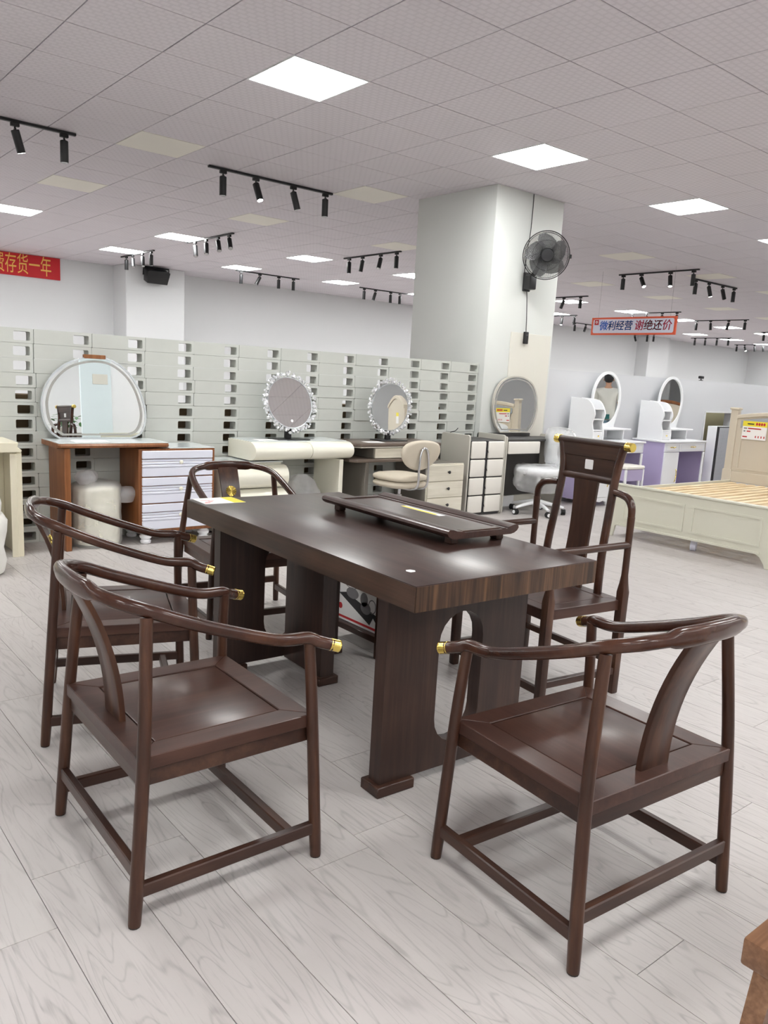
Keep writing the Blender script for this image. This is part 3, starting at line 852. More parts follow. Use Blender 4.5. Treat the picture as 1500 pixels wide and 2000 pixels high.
MB().box(-0.150, 0.150, -0.254, -0.246, 0.935, 1.02, bev=0.001).build('crest_panel', M['wood_x'], hc)
MB().tube([(-0.155, -0.246, 0.922), (0.155, -0.246, 0.922)], [(0.017, 0.014)]*2, 14, up=(0, 0, 1)).build('cross_rail', M['wood_x'], hc)
MB().prism(rrect(-0.024, 0.024, 0.958, 1.002, 0.004, 2), -0.2465, -0.2445, 'y').build('sticker', M['paper'], hc, 0, label='small square white sticker on crest panel')
m = MB()
rings = []
for k in range(11):
    f = k/10
    z = ZS2-0.01+f*(0.92-ZS2)
    y = -0.196-0.012*math.sin(PI*f*0.9)-0.042*f
    hw = 0.072-0.010*math.sin(PI*f)
    rings.append([(-hw, y-0.006, z), (hw, y-0.006, z), (hw, y+0.006, z), (-hw, y+0.006, z)])
m.rings(rings)
m.build('splat', M['wood'], hc, 30)
def q2(k): return [(-W2+k, YR2-0.01+k), (W2-k, YR2-0.01+k), (W2-k, YF2+0.01-k), (-W2+k, YF2+0.01-k)]
A, B = q2(0), q2(0.06)
for i in range(4):
    j = (i+1) % 4
    MB().prism([A[i], A[j], B[j], B[i]], ZS2-0.045, ZS2, 'z', bev=0.002).build('seat_rail', M['seat_wood'], hc, 25)
MB().prism(q2(0.062), ZS2-0.02, ZS2-0.0015, 'z', bev=0.003).build('seat_panel', M['seat_wood'], hc, 25)
for a, b, nm in (((-W2, YF2, 0.075), (W2, YF2, 0.075), 'x'), ((-W2, YR2, 0.14), (W2, YR2, 0.14), 'x'), ((-W2, YR2, 0.105), (-W2, YF2, 0.105), 'y'), ((W2, YR2, 0.105), (W2, YF2, 0.105), 'y')):
    if nm == 'x': MB().box(a[0], b[0], a[1]-0.012, a[1]+0.012, a[2]-0.015, a[2]+0.015, bev=0.002).build('stretcher', M['wood_x'], hc, 25)
    else: MB().box(a[0]-0.012, a[0]+0.012, a[1], b[1], a[2]-0.015, a[2]+0.015, bev=0.002).build('stretcher', M['wood_y'], hc, 25)

# ------------------------------------------------------------------ side rack with a boxed tea set behind the table
rk = thing('tea_side_rack', 'low dark wood side rack standing behind the tea table, seen under it', 'rack', (2.275, 2.765, 0))
RX, RY, RZ = 0.41, 0.42, 0.40
for x in (0, RX-0.026):
    for y in (0, RY-0.026):
        boxpart('leg', M['wood'], rk, x, x+0.026, y, y+0.026, 0, RZ)
boxpart('shelf', M['wood_y'], rk, 0.002, RX-0.002, 0.002, RY-0.002, 0.075, 0.105)
boxpart('top_board', M['wood_y'], rk, -0.01, RX+0.01, -0.01, RY+0.01, RZ, RZ+0.022)
bx = thing('tea_set_box', 'white carton with a glass tea set picture and red stripe on the side rack', 'box', (2.31, 2.80, 0.1055))
BXW, BXL, BXH = 0.335, 0.35, 0.27
boxpart('carton', M['paper'], bx, 0, BXW, 0, BXL, 0, BXH, bev=0.002)
Fx = Matrix(((0, 0, -1, 0), (-1, 0, 0, BXL), (0, 1, 0, 0), (0, 0, 0, 1)))       # print plane on -X face: x runs to -Y
def px_(name, mat, poly, d=0.0006, lab=None):
    m = MB().prism(poly, 0.0002, d, 'z', M=Fx)
    return m.build(name, mat, bx, 0, label=lab)
px_('stripe', M['redink'], [(0, 0.012), (BXL, 0.012), (BXL, 0.024), (0, 0.024)])
MB().box(0, BXW, -0.0007, -0.0002, 0.012, 0.024).build('stripe', M['redink'], bx, 0)
px_('dark_cloth_print', M['ink'], [(0.02, 0.135), (0.08, 0.15), (0.335, 0.085), (0.325, 0.05), (0.30, 0.072), (0.275, 0.03)], 0.0007)
def ell(cx, cy, rx, ry, n=20): return [(cx+rx*math.cos(2*PI*k/n), cy+ry*math.sin(2*PI*k/n)) for k in range(n)]
mb = MB()
for (cx, cy, rx, ry) in ((0.13, 0.155, 0.05, 0.028), (0.225, 0.145, 0.03, 0.035), (0.24, 0.105, 0.04, 0.03)):
    mb.prism(ell(cx, cy, rx, ry), 0.0008, 0.0011, 'z', M=Fx)
mb.build('glass_pot_print', M['greyink'], bx, 0)
mb = MB()
mb.holed(ell(0.12, 0.20, 0.055, 0.024), [ell(0.12, 0.20, 0.05, 0.02)], 0.0006, 0.001, 'z', M=Fx)
mb.holed(ell(0.29, 0.125, 0.03, 0.035), [ell(0.29, 0.125, 0.025, 0.03)], 0.0010, 0.0013, 'z', M=Fx)
mb.build('glass_rim_print', M['greyink'], bx, 0)
px_('cup_print', M['redink'], ell(0.035, 0.07, 0.016, 0.016, 12), 0.0008)
mb = MB()
for k, yy in enumerate((0.232, 0.222)):
    for q in range(5): mb.box(0.21+q*0.026, 0.231+q*0.026, yy, yy+0.005, 0.0004, 0.0008, M=Fx)
mb.build('small_print', M['ink'], bx, 0)

# ------------------------------------------------------------------ bench corner at the lower right
bn = thing('wooden_bench', 'brown wooden bench corner with splayed leg at lower right of the photo', 'bench', (1.262, 0.515, 0))
bn_t = MB().box(0, 1.0, -0.42, 0.0, 0.368, 0.42, bev=0.006, seg=2).build('bench_top', M['bench'], bn, 30)
for sx in (0, 1):
    for sy in (0, 1):
        x0 = 0.035 if sx == 0 else 0.965
        y0 = -0.04 if sy == 0 else -0.38
        dx = -0.02 if sx == 0 else 0.02
        dy = 0.03 if sy == 0 else -0.03
        MB().tube([(x0+dx, y0+dy, 0.0), (x0, y0, 0.37)], [(0.024, 0.02), (0.034, 0.026)], 4, up=(1, 0, 0), ang=PI/4, sq=None).build('leg', M['bench'], bn, 20)

# ------------------------------------------------------------------ fan on the pillar
fn = thing('wall_fan', 'black wall fan with wire cage hung on the white pillar', 'fan', (6.575, PIL[2], 2.38))
MB().box(-0.05, 0.05, -0.03, 0, -0.10, 0.09, bev=0.006).box(-0.06, 0.045, -0.115, -0.028, -0.085, 0.06, bev=0.014, seg=2).build('base', M['blackg'], fn, 30)
hd = Vector((-0.06, -0.30, 0.235))       # cage centre, relative
fd = Vector((-0.66, -0.74, -0.12)).normalized()
MB().tube(crom([(-0.01, -0.07, 0.03), (-0.01, -0.12, 0.08), (-0.01, -0.17, 0.15), (0.0, -0.18, 0.21)], 5), [(0.028, 0.022)]*16, 12, up=(1, 0, 0)).build('arm', M['blackg'], fn)
FM = Matrix.Translation(hd) @ fd.to_track_quat('Z', 'Y').to_matrix().to_4x4()
MB().lathe([(0.03, -0.17), (0.055, -0.165), (0.062, -0.10), (0.06, -0.035), (0.04, -0.03)], 20, M=FM).build('motor', M['blackg'], fn)
FR = 0.235
def cage(sign, name):
    m = MB()
    def circ(r, z, w_=0.0022, n=48):
        m.tube([FM @ Vector((r*math.cos(2*PI*k/n), r*math.sin(2*PI*k/n), z)) for k in range(n)], w_, 5, closed=True, up=tuple(fd))
    zf = lambda r: sign*(0.012+0.055*(1-(r/FR)**2))
    circ(FR, sign*0.004, 0.004)
    circ(FR*0.93, zf(FR*0.93), 0.0016)
    circ(FR*0.62, zf(FR*0.62), 0.0016)
    circ(0.068, zf(0.068), 0.0025)
    for k in range(100):
        a = 2*PI*k/100
        pts = [FM @ Vector((r*math.cos(a+0.25*(1-r/FR)), r*math.sin(a+0.25*(1-r/FR)), zf(r) if r < FR*0.99 else sign*0.004)) for r in (0.06, FR*0.35, FR*0.62, FR*0.85, FR*0.96, FR)]
        m.tube(pts, 0.0012, 3, up=tuple(fd))
    m.build(name, M['black'], fn, 60)
cage(1, 'front_grille')
cage(-1, 'rear_grille')
MB().lathe([(0.004, 0.060), (0.058, 0.062), (0.062, 0.066), (0.058, 0.074), (0.004, 0.077)], 24, M=FM).build('hub_badge', M['blackg'], fn)
for k in range(5):
    m = MB()
    rings = []
    for i in range(6):
        r = 0.035+(FR*0.90-0.035)*i/5
        wd = 0.036+0.080*math.sin(PI*min(1, (i+0.6)/5.6))
        a0 = 2*PI*k/5+0.12*i
        tilt = R(34-3*i)
        c = Vector((r*math.cos(a0), r*math.sin(a0), 0))
        tv = Vector((-math.sin(a0)*math.cos(tilt), math.cos(a0)*math.cos(tilt), math.sin(tilt)))
        nv = Vector((math.sin(a0)*math.sin(tilt), -math.cos(a0)*math.sin(tilt), math.cos(tilt)))
        rings.append([FM @ (c+tv*wd*s_+nv*h_) for s_, h_ in ((-1, -.0008), (0, .004), (1, -.0008), (1, .0008), (0, .006), (-1, .0008))])
    m.rings(rings)
    m.build('blade', M['smoke'], fn, 60)
MB().lathe([(0.02, -0.03), (0.032, -0.02), (0.03, 0.03), (0.012, 0.035)], 16, M=FM).build('blade_hub', M['blackg'], fn)
MB().box(-0.012, 0.012, -0.02, 0.02, -0.012, 0.012, bev=0.003, M=FM @ Matrix.Translation((FR+0.008, 0, 0))).build('cage_clip', M['blackg'], fn)
o = tag(MB().tube(crom([(6.585, PIL[2]-0.006, CEIL-0.002), (6.583, PIL[2]-0.008, 3.05), (6.575, PIL[2]-0.008, 2.85), (6.55, PIL[2]-0.01, 2.7), (6.535, PIL[2]-0.01, 2.5), (6.535, PIL[2]-0.010, 2.44)], 5), 0.0042, 6, up=(0, 1, 0)).build('power_cord', M['ink'], None), 'thin dark power cord running from the ceiling down to the wall fan', 'cord')
rc = thing('fan_remote_holder', 'black remote control box hanging under the fan on a cord', 'remote', (6.625, PIL[2]-0.008, 1.745))
boxpart('case', M['blackg'], rc, -0.03, 0.03, -0.03, -0.001, 0, 0.125, bev=0.006, seg=2)
MB().tube(crom([(0.0, -0.012, 0.122), (-0.01, -0.01, 0.3), (-0.03, -0.008, 0.5), (-0.045, -0.012, 0.536)], 5), 0.0042, 6, up=(0, 1, 0)).build('cord', M['ink'], rc)
MB().lathe([(0.006, 0), (0.006, 0.003), (0.003, 0.004)], 10, M=TR(0, -0.0295, 0.09) @ Matrix.Rotation(PI/2, 4, 'X')).build('button', M['greyink'], rc)

# ------------------------------------------------------------------ speaker, banner, hanging sign, camera
sk = thing('wall_speaker', 'black wall speaker tilted downward on the far white column', 'speaker', (6.92, 16.3, 3.06))
m = MB().prism([(-0.24, 0.11), (-0.2, 0.13), (0.2, 0.13), (0.24, 0.11), (0.21, -0.13), (-0.21, -0.13)], -0.30, -0.06, 'y', bev=0.015, seg=2)
bmesh.ops.rotate(m.bm, verts=list(m.bm.verts), cent=(0, -0.18, 0), matrix=Matrix.Rotation(R(20), 3, 'X'))
m.build('cabinet', M['black'], sk)
MB().tube([(-0.27, -0.17, 0.0), (-0.27, -0.17, 0.16), (0.27, -0.17, 0.16), (0.27, -0.17, 0.0)], [(0.012, 0.018)]*4, 6, up=(0, 1, 0)).box(-0.03, 0.03, -0.17, 0, 0.13, 0.17).build('bracket', M['black'], sk, 30)

bnr = thing('red_banner', 'red cloth banner with golden Chinese characters high on the far wall', 'banner', (5.29, 16.985, 2.83))
boxpart('cloth', M['red'], bnr, -3.0, 0, -0.012, 0.0, 0, 0.415, bev=0)
for k, chx in enumerate('免费存货一年'):
    lettering(chx, 0.40, M['amber'], bnr, TR(-0.27-0.215*(5-k), -0.0135, 0.20) @ FACE_NEG_Y, 'character', thick=0.001, bold=0.0, sx=0.54)

sg = thing('hanging_sign', 'white hanging sign with orange border and blue and red Chinese characters', 'sign', (11.52, 8.70, 2.215))
SW, SH = 1.60, 0.285
boxpart('board', M['signrim'], sg, -0.012, 0.012, -SW, 0, 0, SH, bev=0)
MB().prism(rrect(-SW+0.035, -0.035, 0.03, SH-0.03, 0.03), -0.0135, -0.0125, 'x').build('face', M['signface'], sg, 0, label='white rounded face of the sign')
SM = lambda y, z: TR(-0.0145, y, z) @ FACE_NEG_X
for kk, (word, mt, y0_, szz) in enumerate((('微利经营', 'blueink', -0.245, 0.165), ('谢绝还价', 'crimson', -0.935, 0.172))):
    for q, chx in enumerate(word):
        me_ = bmesh.new()
        for dx, dz in ((-0.0028, 0), (0.0028, 0), (0, 0.0018), (0, -0.0018)):
            tm_ = text_mesh(chx, szz, M[mt], thick=0.0004, shear=0.12)
            tm_.transform(TR(dx, dz, 0.0001*len(me_.verts) % 0.0006))
            me_.from_mesh(tm_)
        fm = bpy.data.meshes.new('character')
        me_.transform(SM(y0_-q*szz*0.98, 0.14))
        me_.to_mesh(fm)
        me_.free()
        link('character', fm, sg, M[mt])
MB().box(-0.0148, -0.0136, -0.145, -0.06, 0.165, 0.25).build('logo_square', M['redink'], sg, 0)
MB().holed(ell(-0.1025, 0.210, 0.022, 0.022, 16), [ell(-0.1025, 0.210, 0.010, 0.010, 12)], -0.0156, -0.0149, 'x').build('logo_ring', M['paper'], sg, 0)
for y in (-0.12, -1.48):
    MB().tube([(0, y, SH-0.002), (0, y, CEIL-2.215-0.001)], 0.0015, 4).build('cord', M['greyink'], sg)
sc = thing('security_camera', 'small black camera on top edge of the white partition', 'camera', (10.5, 5.99, 1.507))
MB().lathe([(0.03, 0), (0.03, 0.008), (0.008, 0.012), (0.008, 0.03)], 12).build('base', M['blackg'], sc)
MB().box(-0.05, 0.05, -0.02, 0.02, 0.028, 0.066, bev=0.01, seg=2).build('body', M['blackg'], sc)

# ------------------------------------------------------------------ cream vanity at the left edge
v = thing('cream_vanity_desk', 'cream vanity desk end with moulded top at left edge of the photo', 'desk', (1.46, 5.55, 0))
MB().prism([(-0.03, 0.0), (0, 0.0), (0, 0.36), (-0.03, 0.36)], 0, 0.70, 'z', bev=0.004).build('leg_panel', M['ivory'], v)
MB().prism([(-0.075, -0.012), (-0.04, -0.02), (-0.035, -0.012), (-0.005, -0.012), (-0.002, 0.0), (-0.075, 0.0)], 0, 0.69, 'z', bev=0.002).build('front_moulding', M['ivory'], v)
MB().prism([(-0.02, 0.70), (-0.005, 0.705), (-0.005, 0.715), (-0.03, 0.735), (-0.025, 0.765), (-1.2, 0.765), (-1.2, 0.70)], -0.03, 0.37, 'y', bev=0.004).build('top_slab', M['ivory'], v)
MB().prism([(-1.2, 0.0), (-1.17, 0.0), (-1.17, 0.36), (-1.2, 0.36)], 0, 0.70, 'z', bev=0.004).build('leg_panel', M['ivory'], v)
boxpart('back_panel', M['ivory'], v, -1.17, -0.03, 0.33, 0.345, 0.2, 0.70)
pw = thing('plush_stool', 'white fluffy stool at left edge before the cream vanity desk', 'stool', (1.06, 5.22, 0))
MB().lathe([(0.10, 0.0), (0.19, 0.01), (0.205, 0.08), (0.19, 0.16), (0.21, 0.26), (0.215, 0.33), (0.19, 0.37), (0.10, 0.385), (0.02, 0.388)], 24).build('seat', M['plush'], pw)
MB().lathe([(0.18, 0.0), (0.185, 0.05), (0.17, 0.12), (0.1, 0.145), (0.02, 0.15)], 20, (0.0, 0.0, 0.387)).build('cushion', M['plush'], pw)

# ------------------------------------------------------------------ cherry desk with white drawers and pebble mirror
DY = 5.555
dk = thing('cherry_vanity_desk', 'cherry wood vanity desk with white glass top and white drawer cabinet', 'desk', (0, DY, 0))
m = MB()
rs = []
for x in (1.695, 1.71, 2.46, 2.485):
    k = 0.018 if x in (1.695, 2.485) else 0
    rs.append([(x, 0.0+k, 0.748), (x, -0.012+k, 0.735), (x, -0.008+k, 0.722), (x, 0.02+k, 0.716), (x, 0.375, 0.716), (x, 0.375, 0.748)])
m.rings(rs)
m.build('desktop', M['orange'], dk, 30)
boxpart('glass_top', M['glass_white'], dk, 1.70, 2.48, 0.002, 0.372, 0.7485, 0.754, bev=0.001, label='white glass sheet on the desktop')
boxpart('leg_panel', M['orange'], dk, 1.735, 1.775, 0.0, 0.35, 0, 0.716)
boxpart('cabinet_body', M['orange'], dk, 2.255, 2.855, 0.004, 0.37, 0.085, 0.708)
boxpart('cabinet_glass', M['glass_white'], dk, 2.49, 2.855, 0.004, 0.37, 0.7085, 0.714, bev=0.001)
for k in range(3):
    z0 = 0.112+k*0.197
    d = MB()
    d.box(2.278, 2.832, -0.012, 0.006, z0, z0+0.066, bev=0.004)
    for q in range(3): d.box(2.278, 2.832, -0.014+0.003*q, 0.006, z0+0.068+q*0.02, z0+0.085+q*0.02, bev=0.003)
    d.box(2.278, 2.832, -0.012, 0.006, z0+0.130, z0+0.188, bev=0.004)
    dr = d.build('drawer', M['white_cool'], dk, 25, label='white ribbed drawer front')
    MB().lathe([(0.004, 0), (0.005, 0.014), (0.0135, 0.018), (0.0155, 0.026), (0.010, 0.034), (0.002, 0.036)], 14, M=TR(2.565, -0.011, z0+0.085+0.02) @ Matrix.Rotation(PI/2, 4, 'X')).build('knob', M['cream'], dr, label='round cream knob')
for x in (2.325, 2.79):
    for y in (0.05, 0.32):
        MB().lathe([(0.02, 0), (0.036, 0.004), (0.04, 0.02), (0.03, 0.032), (0.042, 0.045), (0.046, 0.06), (0.03, 0.075), (0.034, 0.0845)], 18, (x, y, 0)).build('bun_foot', M['white'], dk, label='turned white bun foot')

def mirror_face(mb_out, mb_in, outer, inner):
    pass
def flat_mirror(name, label, loc, tilt, outer, glass, bands, rim_mat, depth=0.02, rz=0.0):
    t = thing(name, label, 'mirror', loc)
    t.rotation_euler = (-R(tilt), 0, rz)
    MB().holed(outer, [glass], -0.004, depth, 'y').build('rim', rim_mat, t, 30)
    MB().prism(glass, 0.0, depth-0.004, 'y').build('glass', M['mirror'], t, 0)
    for a, b in bands: MB().holed(a, [b], -0.0012, -0.0004, 'y').build('frosted_band', M['frost'], t, 0)
    return t
def scaled(o, c, k): return [(c[0]+(x-c[0])*k, c[1]+(z-c[1])*k) for x, z in o]
peb = [(1.795, 0.0), (1.74, 0.042), (1.70, 0.105), (1.682, 0.18), (1.684, 0.285), (1.734, 0.41), (1.84, 0.52), (1.964, 0.573), (2.091, 0.588), (2.203, 0.565), (2.317, 0.483), (2.395, 0.362), (2.438, 0.215), (2.435, 0.11), (2.394, 0.03), (2.326, 0.0)]
pts = crom([(x-2.06, 0, z) for x, z in peb], 4)
peb = [(p.x, max(0.0, p.z)) for p in pts]
pc = (0.0, 0.27)
mr = flat_mirror('pebble_mirror', 'large pebble shaped mirror with silver rim on the cherry desk', (2.06, 5.862, 0.755), 2.4, peb, scaled(peb, pc, 0.965), [(scaled(peb, pc, 0.915), scaled(peb, pc, 0.865))], M['silver'])
boxpart('clip', M['orange'], mr, -0.075, 0.08, -0.012, 0.024, 0.572, 0.60, label='red brown clip on top of the mirror')
# wrapped ribbed stool below
ws = thing('wrapped_stool', 'cream ribbed round stool wrapped in clear plastic under the cherry desk', 'stool', (2.0, 5.72, 0))
n = 64
pr = []
m = MB()
rs = []
for r, z in ((0.13, 0.012), (0.152, 0.02), (0.155, 0.40), (0.15, 0.425), (0.12, 0.44), (0.02, 0.442)):
    rs.append([((r*(1+(0.055 if (k % 4) < 2 and r > 0.14 else 0)))*math.cos(2*PI*k/n) if True else 0, (r*(1+(0.055 if (k % 4) < 2 and r > 0.14 else 0)))*math.sin(2*PI*k/n), z) for k in range(n)])
m.rings(rs)
m.build('stool_body', M['cream'], ws, 30)
def film_blob(name, prof, mat, parent, c=(0, 0, 0), amp=0.02, n=40, seed=0, sub=1, sx=1.0, sy=1.0):
    m = MB()
    P = crom([(r, 0, z) for r, z in prof], 4)
    rs = []
    for i, p in enumerate(P):
        ring = []
        for k in range(n):
            a = 2*PI*k/n
            q = Vector((math.cos(a)*p.x*sx, math.sin(a)*p.x*sy, p.z))
            nz = mnoise.fractal(q*9+Vector((seed, seed*2.3, 0)), 1.0, 2.0, 3)
            d = amp*nz
            ring.append(Vector((c[0]+q.x+math.cos(a)*d, c[1]+q.y+math.sin(a)*d, max(c[2]+0.002, c[2]+q.z+d*0.5))))
        rs.append(ring)
    m.rings(rs)
    return m.build(name, mat, parent, 60)
film_blob('plastic_wrap', [(0.172, 0.004), (0.185, 0.05), (0.18, 0.2), (0.178, 0.36), (0.172, 0.43), (0.12, 0.468), (0.05, 0.475), (0.01, 0.475)], M['film'], ws, amp=0.014, seed=3)
film_blob('plastic_bunch', [(0.01, 0.0), (0.06, 0.01), (0.085, 0.06), (0.06, 0.11), (0.012, 0.125)], M['film_bag'], ws, (0.21, -0.02, 0.30), 0.02, seed=8)
film_blob('plastic_bunch', [(0.01, 0.0), (0.05, 0.01), (0.08, 0.06), (0.055, 0.1), (0.012, 0.115)], M['film_bag'], ws, (-0.08, -0.05, 0.44), 0.02, seed=5)

# ------------------------------------------------------------------ white rounded vanity
wv = thing('rounded_white_vanity', 'glossy white vanity with rolled drawer slab and rounded side drawers', 'desk', (0, 5.47, 0))
def rolled(name, x0, x1, y0, y1, z0, z1, mat, parent, rr=None, label=None):
    rr = rr or (z1-z0)*0.48
    pf = [(y1, z0), (y1, z1)]
    n = 8
    for k in range(n+1):
        a = PI/2+PI*k/n
        pf.append((y0+rr+rr*math.cos(a), (z0+z1)/2+(z1-z0)/2*math.sin(a)))
    return MB().prism(pf, x0, x1, 'x', bev=0.004, seg=2).build(name, mat, parent, 35, label=label)
s1 = rolled('top_drawer', 3.155, 3.688, -0.02, 0.44, 0.605, 0.752, M['cream'], wv, 0.10)
s2 = rolled('top_drawer', 3.692, 4.115, -0.02, 0.44, 0.605, 0.752, M['cream'], wv, 0.10)
boxpart('glass_top', M['glass_white'], wv, 3.17, 4.10, 0.085, 0.435, 0.7525, 0.757, bev=0.001)
boxpart('side_cabinet_body', M['cream'], wv, 2.92, 3.46, 0.10, 0.42, 0.02, 0.59)
for z in (0.385, 0.195, 0.02): rolled('side_drawer', 2.92, 3.475, -0.01, 0.10, z, z+0.185, M['cream'], wv, 0.085)
boxpart('side_cabinet_top', M['glass_white'], wv, 2.93, 3.45, 0.06, 0.42, 0.591, 0.597, bev=0.001)
boxpart('leg_panel', M['cream'], wv, 3.985, 4.025, 0.01, 0.40, 0, 0.604)
bg = film_blob('plastic_bag', [(0.10, 0.0), (0.17, 0.03), (0.19, 0.15), (0.17, 0.3), (0.11, 0.41), (0.04, 0.45), (0.01, 0.455)], M['film_bag'], None, (0, 0, 0), 0.03, seed=12)
bg.location = (3.74, 5.70, 0)
tag(bg, 'crumpled clear plastic bag under the white rounded vanity', 'bag')

def crystal_mirror(name, label, loc, tilt, rad):
    t = thing(name, label, 'mirror', loc, 0, 'round table mirrors with crystal rims')
    zc = 0.303
    boxpart('base_plate', M['black'], t, -0.155, 0.155, -0.10, 0.08, 0, 0.008)
    boxpart('stem', M['black'], t, -0.028, 0.028, -0.002, 0.028, 0.008, 0.12)
    TM = TR(0, 0, zc) @ Matrix.Rotation(-R(tilt), 4, 'X')
    def trm(mb): bmesh.ops.transform(mb.bm, matrix=TM, verts=list(mb.bm.verts)); return mb
    trm(MB().prism(ell(0, 0, rad, rad, 48), -0.006, 0.006, 'y')).build('glass', M['mirror'], t, 0)
    trm(MB().prism(ell(0, 0, rad*1.02, rad*1.02, 48), 0.0062, 0.016, 'y')).build('backing', M['silver'], t, 30)
    trm(MB().holed(ell(0, 0, rad*1.02, rad*1.02, 40), [ell(0, 0, rad*0.985, rad*0.985, 40)], -0.0085, -0.0062, 'y')).build('rim', M['silver'], t, 30)
    if 'left' in label or tilt > 10: trm(MB().prism(ell(0.0, -rad*0.72, 0.012, 0.012, 14), -0.0068, -0.0062, 'y')).build('touch_switch', M['paper'], t, 0)
    m = MB()
    rnd = random.Random(len(label))
    for ringi, (rr, cnt, sz) in enumerate(((rad+0.018, 46, 0.017), (rad+0.036, 40, 0.015))):
        for k in range(cnt):
            a = 2*PI*(k+rnd.random()*0.5)/cnt
            b = bmesh.new()
            bmesh.ops.create_icosphere(b, subdivisions=1, radius=sz*rnd.uniform(0.7, 1.2))
            for v in b.verts: v.co *= rnd.uniform(0.75, 1.2)
            m.merge(b, TM @ TR((rr+rnd.uniform(-.006, .008))*math.cos(a), rnd.uniform(-0.012, 0.004), (rr+rnd.uniform(-.006, .008))*math.sin(a)) @ Matrix.Rotation(rnd.random()*6, 4, 'Y'))
    tag(m.build('crystal_rim', M['crystal'], t, 0), kind='stuff')
    return t
crystal_mirror('crystal_mirror', 'round crystal rimmed mirror on the white rounded vanity', (3.605, 5.70, 0.757), 15, 0.212)
crystal_mirror('crystal_mirror', 'round crystal rimmed mirror on the dark brown topped desk', (4.685, 5.70, 0.742), 1.5, 0.212)

# ------------------------------------------------------------------ taupe desk with drawer cabinet
td = thing('taupe_desk', 'desk with dark brown tops, bleached oak drawer and lower drawer cabinet', 'desk', (0, 5.44, 0))
def slab(nm, x0, x1, z0, z1, mat, y0=0.0, y1=0.46):
    o_ = [(x0, y1), (x0, y0+0.06), (x0+0.05, y0), (x1-0.05, y0), (x1, y0+0.06), (x1, y1)]
    MB().prism(o_, z0, z1, 'z', bev=0.007, seg=2).build(nm, mat, td, 30)
slab('desktop', 4.12, 5.16, 0.712, 0.741, M['taupe'])
slab('desktop_underside', 4.13, 5.15, 0.700, 0.7115, M['greige'])
slab('lower_shelf', 4.10, 5.14, 0.575, 0.604, M['taupe'])
boxpart('drawer_case', M['greybrown'], td, 4.335, 4.965, 0.03, 0.44, 0.605, 0.699)
dr = boxpart('drawer', M['bleach'], td, 4.345, 4.955, 0.012, 0.03, 0.609, 0.696)
def knob(parent, x, y, z, r=0.013):
    MB().lathe([(r*0.4, 0), (r*0.4, r), (r, r*1.2), (r*1.05, r*1.7), (r*0.5, r*2.1)], 12, M=TR(x, y, z) @ Matrix.Rotation(PI/2, 4, 'X')).build('knob', M['ink'], parent)
knob(dr, 4.65, 0.012, 0.655)
boxpart('leg_panel', M['greybrown'], td, 4.25, 4.29, 0.02, 0.44, 0, 0.574)
boxpart('cabinet_body', M['greybrown'], td, 4.955, 5.435, 0.01, 0.46, 0.055, 0.535, bev=0.008)
boxpart('cabinet_frame', M['bleach'], td, 4.958, 5.432, -0.002, 0.012, 0.058, 0.545, bev=0.004)
for k in range(3):
    d_ = boxpart('drawer', M['bleach'], td, 4.968, 5.422, -0.016, -0.002, 0.068+k*0.156, 0.068+k*0.156+0.152)
    knob(d_, 5.215, -0.016, 0.068+k*0.156+0.085, 0.014)
for x in (5.0, 5.39): boxpart('cabinet_foot', M['ink'], td, x-0.02, x+0.02, 0.05, 0.09, 0, 0.0545)
MB().lathe([(0.012, 0.545), (0.012, 0.574)], 10, (5.1, 0.2, 0)).build('support_post', M['greybrown'], td)
cd = tag(MB().box(-0.09, 0.09, -0.055, 0.055, 0, 0.0012).build('paper_card', M['paper'], None, 0, (4.40, 5.56, 0.7415)), 'white paper card lying on the dark brown topped desk', 'card')
cd.rotation_euler = (0, 0, R(-4))
cd2 = tag(MB().box(-0.13, 0.13, -0.06, 0.06, 0, 0.0012).build('paper_card', M['paper'], None, 0, (3.40, 5.66, 0.7575)), 'pale paper card lying on the white rounded vanity', 'card')
cd3 = tag(MB().box(-0.12, 0.12, -0.06, 0.06, 0, 0.0012).build('paper_card', M['paper'], None, 0, (1.95, 5.67, 0.7545)), 'pale paper card lying on the cherry desk before the pebble mirror', 'card')

# upholstered swivel chair
sw = thing('swivel_chair', 'beige upholstered swivel chair with chrome loop back before the taupe desk', 'chair', (4.42, 5.19, 0), R(6))
MB().lathe([(0.20, 0), (0.205, 0.008), (0.19, 0.016), (0.05, 0.03), (0.03, 0.04)], 24, M=None).build('base_disc', M['chrome'], sw)
MB().lathe([(0.024, 0.03), (0.024, 0.33), (0.014, 0.332), (0.014, 0.40)], 14).build('gas_post', M['chrome'], sw)
def cushion(name, outline, z0, z1, mat, parent, puff=0.02, Mx=None):
    m = MB()
    rs = []
    for f in (0.0, 0.12, 0.35, 0.65, 0.88, 1.0):
        k = 1-0.16*(abs(2*f-1))**3
        rs.append([Vector((x*k, y*k, z0+(z1-z0)*f)) for x, y in outline])
    if Mx is not None: rs = [[Mx @ p for p in r] for r in rs]
    m.rings(rs)
    return m.build(name, mat, parent, 60)
sq_ = [(math.copysign(abs(math.cos(2*PI*k/28))**0.6, math.cos(2*PI*k/28))*0.205, math.copysign(abs(math.sin(2*PI*k/28))**0.6, math.sin(2*PI*k/28))*0.20) for k in range(28)]
cushion('seat', sq_, 0.40, 0.455, M['leather'], sw)
cushion('seat_pad', [(x*1.02, y*1.02) for x, y in sq_], 0.457, 0.51, M['leather'], sw)
bk = [(0.235*math.cos(2*PI*k/32), 0.135*math.sin(2*PI*k/32)*(1.0 if math.sin(2*PI*k/32) > 0 else 0.9)+(0.02*math.cos(4*PI*k/32))) for k in range(32)]
cushion('backrest', bk, -0.028, 0.028, M['leather'], sw, Mx=TR(0, -0.225, 0.70) @ Matrix.Rotation(R(98), 4, 'X'))
